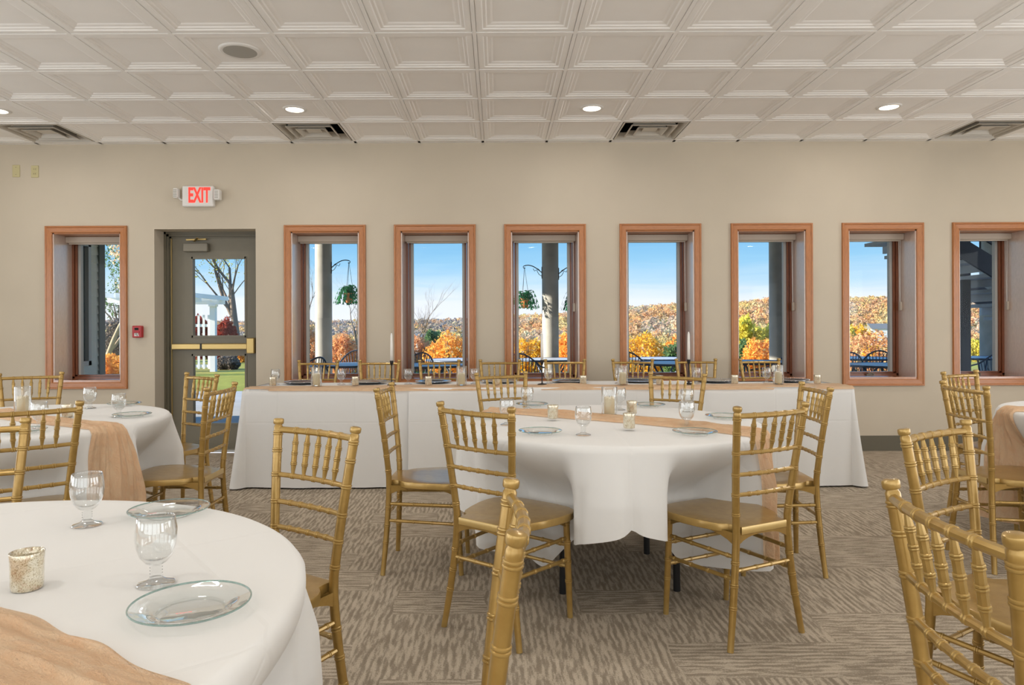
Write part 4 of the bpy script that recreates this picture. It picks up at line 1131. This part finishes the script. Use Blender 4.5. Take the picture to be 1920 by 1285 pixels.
# ------------------------------------------------------------------ columns and hanging ferns
COLX = [(607-VX)/F*12, (1032-VX)/F*12, (1458.5-VX)/F*12, (1884-VX)/F*12]
for i, (cx, l) in enumerate(zip(COLX, ('sunlit round concrete column in the second window', 'round concrete column between two hanging ferns', 'shaded round concrete column in the sixth window', 'wide shaded concrete column behind the stair in the rightmost window'))):
    r = .142 if i < 3 else .36
    e = empty('concrete_column', (cx if i < 3 else cx+.0, 12., -.02), label=l, cat='column', group='round concrete columns')
    c = MB().lathe([(r, 0), (r, 1.38), (r*1.01, 1.385), (r*1.01, 1.40), (r, 1.405), (r*.995, 3.37)], 40)
    c.build('shaft', M['concrete'], e, True, 60)
    MB().lathe([(r*1.25, 0), (r*1.25, .04), (r*1.02, .05)], 32).build('footing', M['concrete'], e, True, 40)
def hanging_fern(cx, side, zb, px, label, seed, reach=.32, pot=True):
    fx = cx+side*(.142+reach-.14); dx = side*(reach)
    e = empty('hanging_fern', (cx+side*.142, 11.97, zb), label=label, cat='hanging plant', group='hanging ferns')
    br = MB(); R_ = reach-.02
    pts = [(side*(0+R_*t), 0, .0+.13*math.sin(PI*.5*t*1.25)) for t in [k/10 for k in range(11)]]
    br.tube(pts, .008, 6).tube([(0.0, 0, -.10), (0, 0, .10)], .009, 6)
    br.tube([pts[-1]]+[(pts[-1][0]+side*.022*math.sin(a), 0, pts[-1][2]-.022*(1-math.cos(a))) for a in (.8, 1.6, 2.4, 3.2, 4.)], .006, 6)
    br.tube([(side*.0, 0, -.06), (side*.05, 0, -.03), (side*.085, 0, .03), (side*.07, 0, .07), (side*.045, 0, .05)], .005, 6)
    br.tube([(side*.09, 0, .05), (side*.13, 0, .03), (side*.15, 0, .07)], .005, 6)
    br.build('bracket', M['black'], e, True)
    hx = pts[-1][0]; hz = pts[-1][2]; pz = -.52
    ch = MB()
    for a in (0, 2.1, 4.2): ch.tube([(hx, 0, hz-.02), (hx+.075*math.cos(a), .075*math.sin(a), pz+.09)], .003, 4)
    ch.build('hanger_wire', M['black'], e)
    if pot: MB().lathe([(.0001, pz-.08), (.055, pz-.08), (.062, pz-.06), (.085, pz+.05), (.092, pz+.055), (.092, pz+.085), (.080, pz+.085), (.075, pz+.05), (.0001, pz+.04)], 28, (hx, 0, 0)).build('pot', M['terracotta'], e, True, 40)
    fo = MB(); rg = random.Random(seed)
    for k in range(46):
        a = rg.uniform(0, 2*PI); L = rg.uniform(.20, .34); up = rg.uniform(.04, .20); pts = []
        for i in range(9):
            t = i/8; pts.append(Vector((hx+L*t*math.cos(a)*(1-.15*t), L*t*math.sin(a), pz+.07+up*math.sin(PI*min(1, t*1.05))-.17*t*t*rg.uniform(.85, 1.15))))
        for i in range(1, 9):
            d = (pts[i]-pts[i-1]); sd = d.cross(Vector((0, 0, 1))); 
            if sd.length < 1e-6: continue
            sd.normalize(); wd = .030*(1-.75*i/8)+.006
            for sg in (-1, 1):
                p0 = pts[i-1]; p1 = pts[i]; tip = p0+d*.9+sd*sg*wd*1.6-Vector((0, 0, .008))
                fo.add([p0, p0+d*.75, tip], [(0, 1, 2)])
    fo.build('fronds', M['fern'], e)
zb = atY(1000, 512, 12).z
hanging_fern(COLX[1], -1, zb, 995, 'hanging fern in a terracotta pot left of the middle column', 1)
hanging_fern(COLX[1], 1, zb-.02, 1066, 'hanging fern in a terracotta pot right of the middle column', 2)
hanging_fern(COLX[0], 1, zb+.10, 640, 'hanging fern beside the sunlit column in the second window', 3)

# ------------------------------------------------------------------ pergola behind the door
Yp = 20.; px0 = (400-VX)/F*Yp
e = empty('pergola', (px0, Yp, -.04), label='white timber pergola with picket panel seen through the door', cat='pergola')
for dx, dy in ((0, 0), (-1.7, 0), (0, -1.6), (-1.7, -1.6)):
    MB().box(dx-.075, dx+.075, dy-.075, dy+.075, 0, 1.92).box(dx-.10, dx+.10, dy-.10, dy+.10, 1.86, 1.92).build('post', M['white'], e)
MB().box(-2.1, .35, -.06, -.02, 1.92, 2.04).box(-2.1, .35, -1.66, -1.62, 1.92, 2.04).build('beam', M['white'], e)
for k in range(9):
    x = -2.0+k*.28
    MB().obox((x, .45, 2.10), (x, -2.0, 2.10), .05, .12).build('rafter', M['white'], e)
pk = MB().box(-1.62, -.075, -.02, .02, 1.28, 1.36).box(-1.62, -.075, -.02, .02, .12, .20)
for k in range(11): pk.box(-1.60+k*.145, -1.54+k*.145, -.03, -.01, .08, 1.62)
pk.build('picket_panel', M['white'], e)

# ------------------------------------------------------------------ steel stair at right
e = empty('outdoor_stair', (0, 0, 0), label='dark steel outdoor stair coming down to the right in the last window', cat='stairs')
yn, yf = 8.7, 10.1; an = atY(1815, 492, yn); af = atY(1815, 560, yf); sl = .62
def line(p, x): return p.z-(x-p.x)*sl
xa, xb = 3.6, 9.6
for nm, p, yy, hh in (('stringer', an, yn, .26), ('stringer', af, yf, .30)):
    q = MB().add([(xa, yy-.02, line(p, xa)), (xb, yy-.02, line(p, xb)), (xb, yy-.02, line(p, xb)+hh), (xa, yy-.02, line(p, xa)+hh), (xa, yy+.02, line(p, xa)), (xb, yy+.02, line(p, xb)), (xb, yy+.02, line(p, xb)+hh), (xa, yy+.02, line(p, xa)+hh)],
                 [(0, 1, 2, 3), (7, 6, 5, 4), (0, 4, 5, 1), (3, 2, 6, 7), (0, 3, 7, 4), (1, 5, 6, 2)])
    q.build(nm, M['steel'], e)
k = 0; x = 5.0
while x < 8.6:
    zz = (line(an, x)+line(af, x+.55))/2+.08
    MB().box(x, x+.30, yn+.02, yf-.02, zz, zz+.045).box(x+.26, x+.30, yn+.02, yf-.02, zz-.10, zz).build('tread', M['tread'], e); x += .285
rl = MB()
for oz in (.42, .95): rl.obox((xa, yn, line(an, xa)+oz), (xb, yn, line(an, xb)+oz), .03, .03)
rl.build('handrail', M['steel'], e)
x = xa
while x < xb:
    MB().tube([(x, yn, line(an, x)+.2), (x, yn, line(an, x)+.95)], .011, 6).build('baluster', M['steel'], e); x += .16
px_ = atY(1808, 600, 9.3)
MB().box(px_.x-.055, px_.x+.055, 9.25, 9.35, -.02, 3.35).build('post', M['steel'], e)

# ------------------------------------------------------------------ patio furniture
pt0 = empty('patio_table')
pr = MB().lathe([(.52, .715), (.535, .70), (.54, .715), (.53, .728), (.515, .722)], 40); pr.build('rim', M['iron'], pt0, True)
MB().lathe([(.0001, .716), (.52, .716), (.52, .722), (.0001, .722)], 40).build('mesh_top', M['ironlight'], pt0)
for k in range(4):
    a = PI/4+k*PI/2; c, s_ = math.cos(a), math.sin(a)
    MB().tube([(.34*c, .34*s_, .71), (.18*c, .18*s_, .48), (.14*c, .14*s_, .34), (.24*c, .24*s_, .14), (.38*c, .38*s_, 0)], .013, 8).build('leg', M['iron'], pt0, True)
MB().lathe([(.15, .32), (.158, .33), (.15, .34), (.142, .33), (.15, .32)], 24).build('brace_ring', M['iron'], pt0, True)
pc0 = empty('patio_chair')
def hoop(z, r, a0, a1, n=18, y=0): return [(r*math.cos(a0+(a1-a0)*i/n), y+r*math.sin(a0+(a1-a0)*i/n), z) for i in range(n+1)]
MB().lathe([(.0001, .43), (.22, .43), (.225, .437), (.22, .444), (.0001, .444)], 28).build('seat', M['ironlight'], pc0, True, 40)
bk = MB(); arc_ = [( .27*math.cos(a), -.03-.25*math.sin(a), .66+.20*math.sin(a)**2) for a in [PI*i/18 for i in range(19)]]
bk.tube([( .27, .16, .64)]+arc_+[(-.27, .16, .64)], .012, 6); bk.build('back_hoop', M['iron'], pc0, True)
sl_ = MB()
for i in range(2, 17, 1):
    a = PI*i/18; sl_.tube([(.215*math.cos(a), -.02-.20*math.sin(a), .44), (.27*math.cos(a), -.03-.25*math.sin(a), .66+.20*math.sin(a)**2)], .006, 5)
for i in range(3, 15, 3):
    a = PI*i/18; b_ = PI*(i+2)/18
    sl_.tube([(.25*math.cos(a), -.03-.23*math.sin(a), .50), (.26*math.cos((a+b_)/2), -.03-.25*math.sin((a+b_)/2), .62), (.25*math.cos(b_), -.03-.23*math.sin(b_), .50)], .006, 5)
sl_.build('back_lattice', M['iron'], pc0, True)
for sx in (-1, 1):
    MB().tube([(sx*.27, .16, .64), (sx*.25, .19, .44), (sx*.24, .21, 0)], .012, 6).build('leg', M['iron'], pc0, True)
    MB().tube([(sx*.16, -.14, .44), (sx*.20, -.22, 0)], .012, 6).build('leg', M['iron'], pc0, True)
fp_, fc_ = True, True
PT = [(862, 10.9, 'patio table with sunlit top in the third window'), (800, 9.4, 'nearer patio table low in the third window'), (1032, 10.9, 'patio table behind the middle column'), (1245, 11.0, 'patio table with bright top in the fifth window'),
      (1262, 9.7, 'nearer shaded patio table in the fifth window'), (1418, 9.9, 'shaded patio table in the sixth window'), (1612, 10.9, 'shaded patio table in the seventh window'), (1668, 9.0, 'nearer shaded patio table in the seventh window'), (1842, 10.9, 'shaded patio table in the rightmost window'), (650, 9.6, 'patio table low in the second window beside round-backed chairs')]
for px, Y, l in PT:
    o = pt0 if fp_ else copy_tree(pt0); fp_ = False; o.location = ((px-VX)/F*Y, Y, -.02); tag(o, l, 'table', 'patio tables')
PC = [(620, 9.3, 60, 'sunlit iron patio chair right of the first column'), (668, 11.0, 190, 'iron patio chair with round back in the second window'), (790, 10.4, 30, 'iron patio chair at left of the third window'), (848, 9.4, -70, 'iron patio chair beside the nearer table in the third window'),
      (985, 9.9, -20, 'iron patio chair at left of the fern window'), (1090, 9.9, 80, 'iron patio chair right of the middle column'), (1190, 10.5, -20, 'iron patio chair with round back in the fifth window'), (1380, 10.4, -60, 'iron patio chair at left of the sixth window'),
      (1440, 9.2, 100, 'iron patio chair right of the shaded patio table in the sixth window'), (1600, 9.6, 0, 'iron patio chair at left of the seventh window'), (1655, 9.9, 160, 'iron patio chair at right of the seventh window'), (1868, 9.9, 120, 'iron patio chair in the rightmost window')]
TXY = [((px-VX)/F*Y, Y) for px, Y, _ in PT]
for px, Y, a, l in PC:
    X = (px-VX)/F*Y
    for _ in range(6):
        for tx, ty in TXY:
            dd = math.hypot(X-tx, Y-ty)
            if dd < .86: X, Y = tx+(X-tx)/dd*.87, ty+(Y-ty)/dd*.87
    px = VX+X*F/Y
    o = pc0 if fc_ else copy_tree(pc0); fc_ = False; o.location = ((px-VX)/F*Y, Y, -.02); o.rotation_euler = (0, 0, math.radians(a)); tag(o, l, 'chair', 'iron patio chairs')

# ------------------------------------------------------------------ light
w = N('sky', True); tc_ = w.n('ShaderNodeTexCoord').outputs['Generated']
xyz = w.n('ShaderNodeSeparateXYZ', {0: tc_})
z = xyz.outputs[2]
st_ = w.n('ShaderNodeMapping', {0: tc_, 3: (3, 3, 42)}).outputs[0]
cl = w.noise(st_, 1.6, 5, .6, .6)
zz = w.math('ADD', z, w.math('MULTIPLY', w.math('SUBTRACT', cl, .5), -.035))
col = w.ramp(zz, [(0., lin((238, 240, 246))), (.035, lin((232, 238, 246))), (.062, lin((190, 221, 243))), (.09, lin((152, 204, 239))), (.13, lin((120, 185, 232))), (.5, lin((70, 130, 200)))])
up = w.n('ShaderNodeMapRange', {0: z, 1: .18, 2: .5, 3: 1.15, 4: 2.6}).outputs[0]
bg = w.n('ShaderNodeBackground', {0: col, 1: up})
o = w.n('ShaderNodeOutputWorld'); w.put(o, 0, bg); sc.world = w.m
def lamp(name, typ, energy, loc, rot=(0, 0, 0), color=(1, 1, 1), **kw):
    l = bpy.data.lights.new(name, typ); l.energy = energy; l.color = color
    for k, v in kw.items(): setattr(l, k, v)
    o = bpy.data.objects.new(name, l); COL.objects.link(o); o.location = loc; o.rotation_euler = rot; return o
el = math.radians(15.5); dl = math.radians(10)
sd = Vector((-math.cos(dl)*math.cos(el), -math.sin(dl)*math.cos(el), math.sin(el)))
so = lamp('sun', 'SUN', 11.5, (0, 0, 20), color=(1, .93, .82), angle=math.radians(.6)); so.rotation_euler = sd.to_track_quat('Z', 'Y').to_euler()
for yy in (5.758, 3.315, .872, -1.57):
    for xx in DLX+[5.668]:
        lamp('downlight', 'AREA', 6.5, (xx, yy, CZ+.012), color=(1, .95, .88), shape='DISK', size=.14)
# cool fill lamps added in front of the windowless rear and side walls
for k, xx in enumerate((-4.2, -1.4, 1.4, 4.2)):
    lamp('rear_window_daylight', 'AREA', 42., (xx, YB+.1, 1.6), (math.radians(90), 0, 0), (.87, .94, 1), shape='RECTANGLE', size=2.5, size_y=2.6)
for k, yy in enumerate((-2.6, .6, 3.6)):
    lamp('side_window_daylight', 'AREA', 40., (XL+.1, yy, 1.3), (0, math.radians(-90), 0), (.86, .93, 1), shape='RECTANGLE', size=1.8, size_y=2.2)
    lamp('side_window_daylight', 'AREA', 46., (XR-.1, yy, 1.3), (0, math.radians(90), 0), (.90, .95, 1), shape='RECTANGLE', size=1.8, size_y=2.2)

sc.view_settings.view_transform = 'Standard'; sc.view_settings.look = 'None'; sc.view_settings.gamma = 1; sc.view_settings.exposure = 0.
sc.view_settings.use_curve_mapping = False
cy = sc.cycles
cy.use_denoising = True; cy.max_bounces = 12; cy.diffuse_bounces = 5; cy.glossy_bounces = 4; cy.transparent_max_bounces = 24; cy.transmission_bounces = 8
cy.sample_clamp_indirect = 6; cy.caustics_reflective = False; cy.caustics_refractive = False
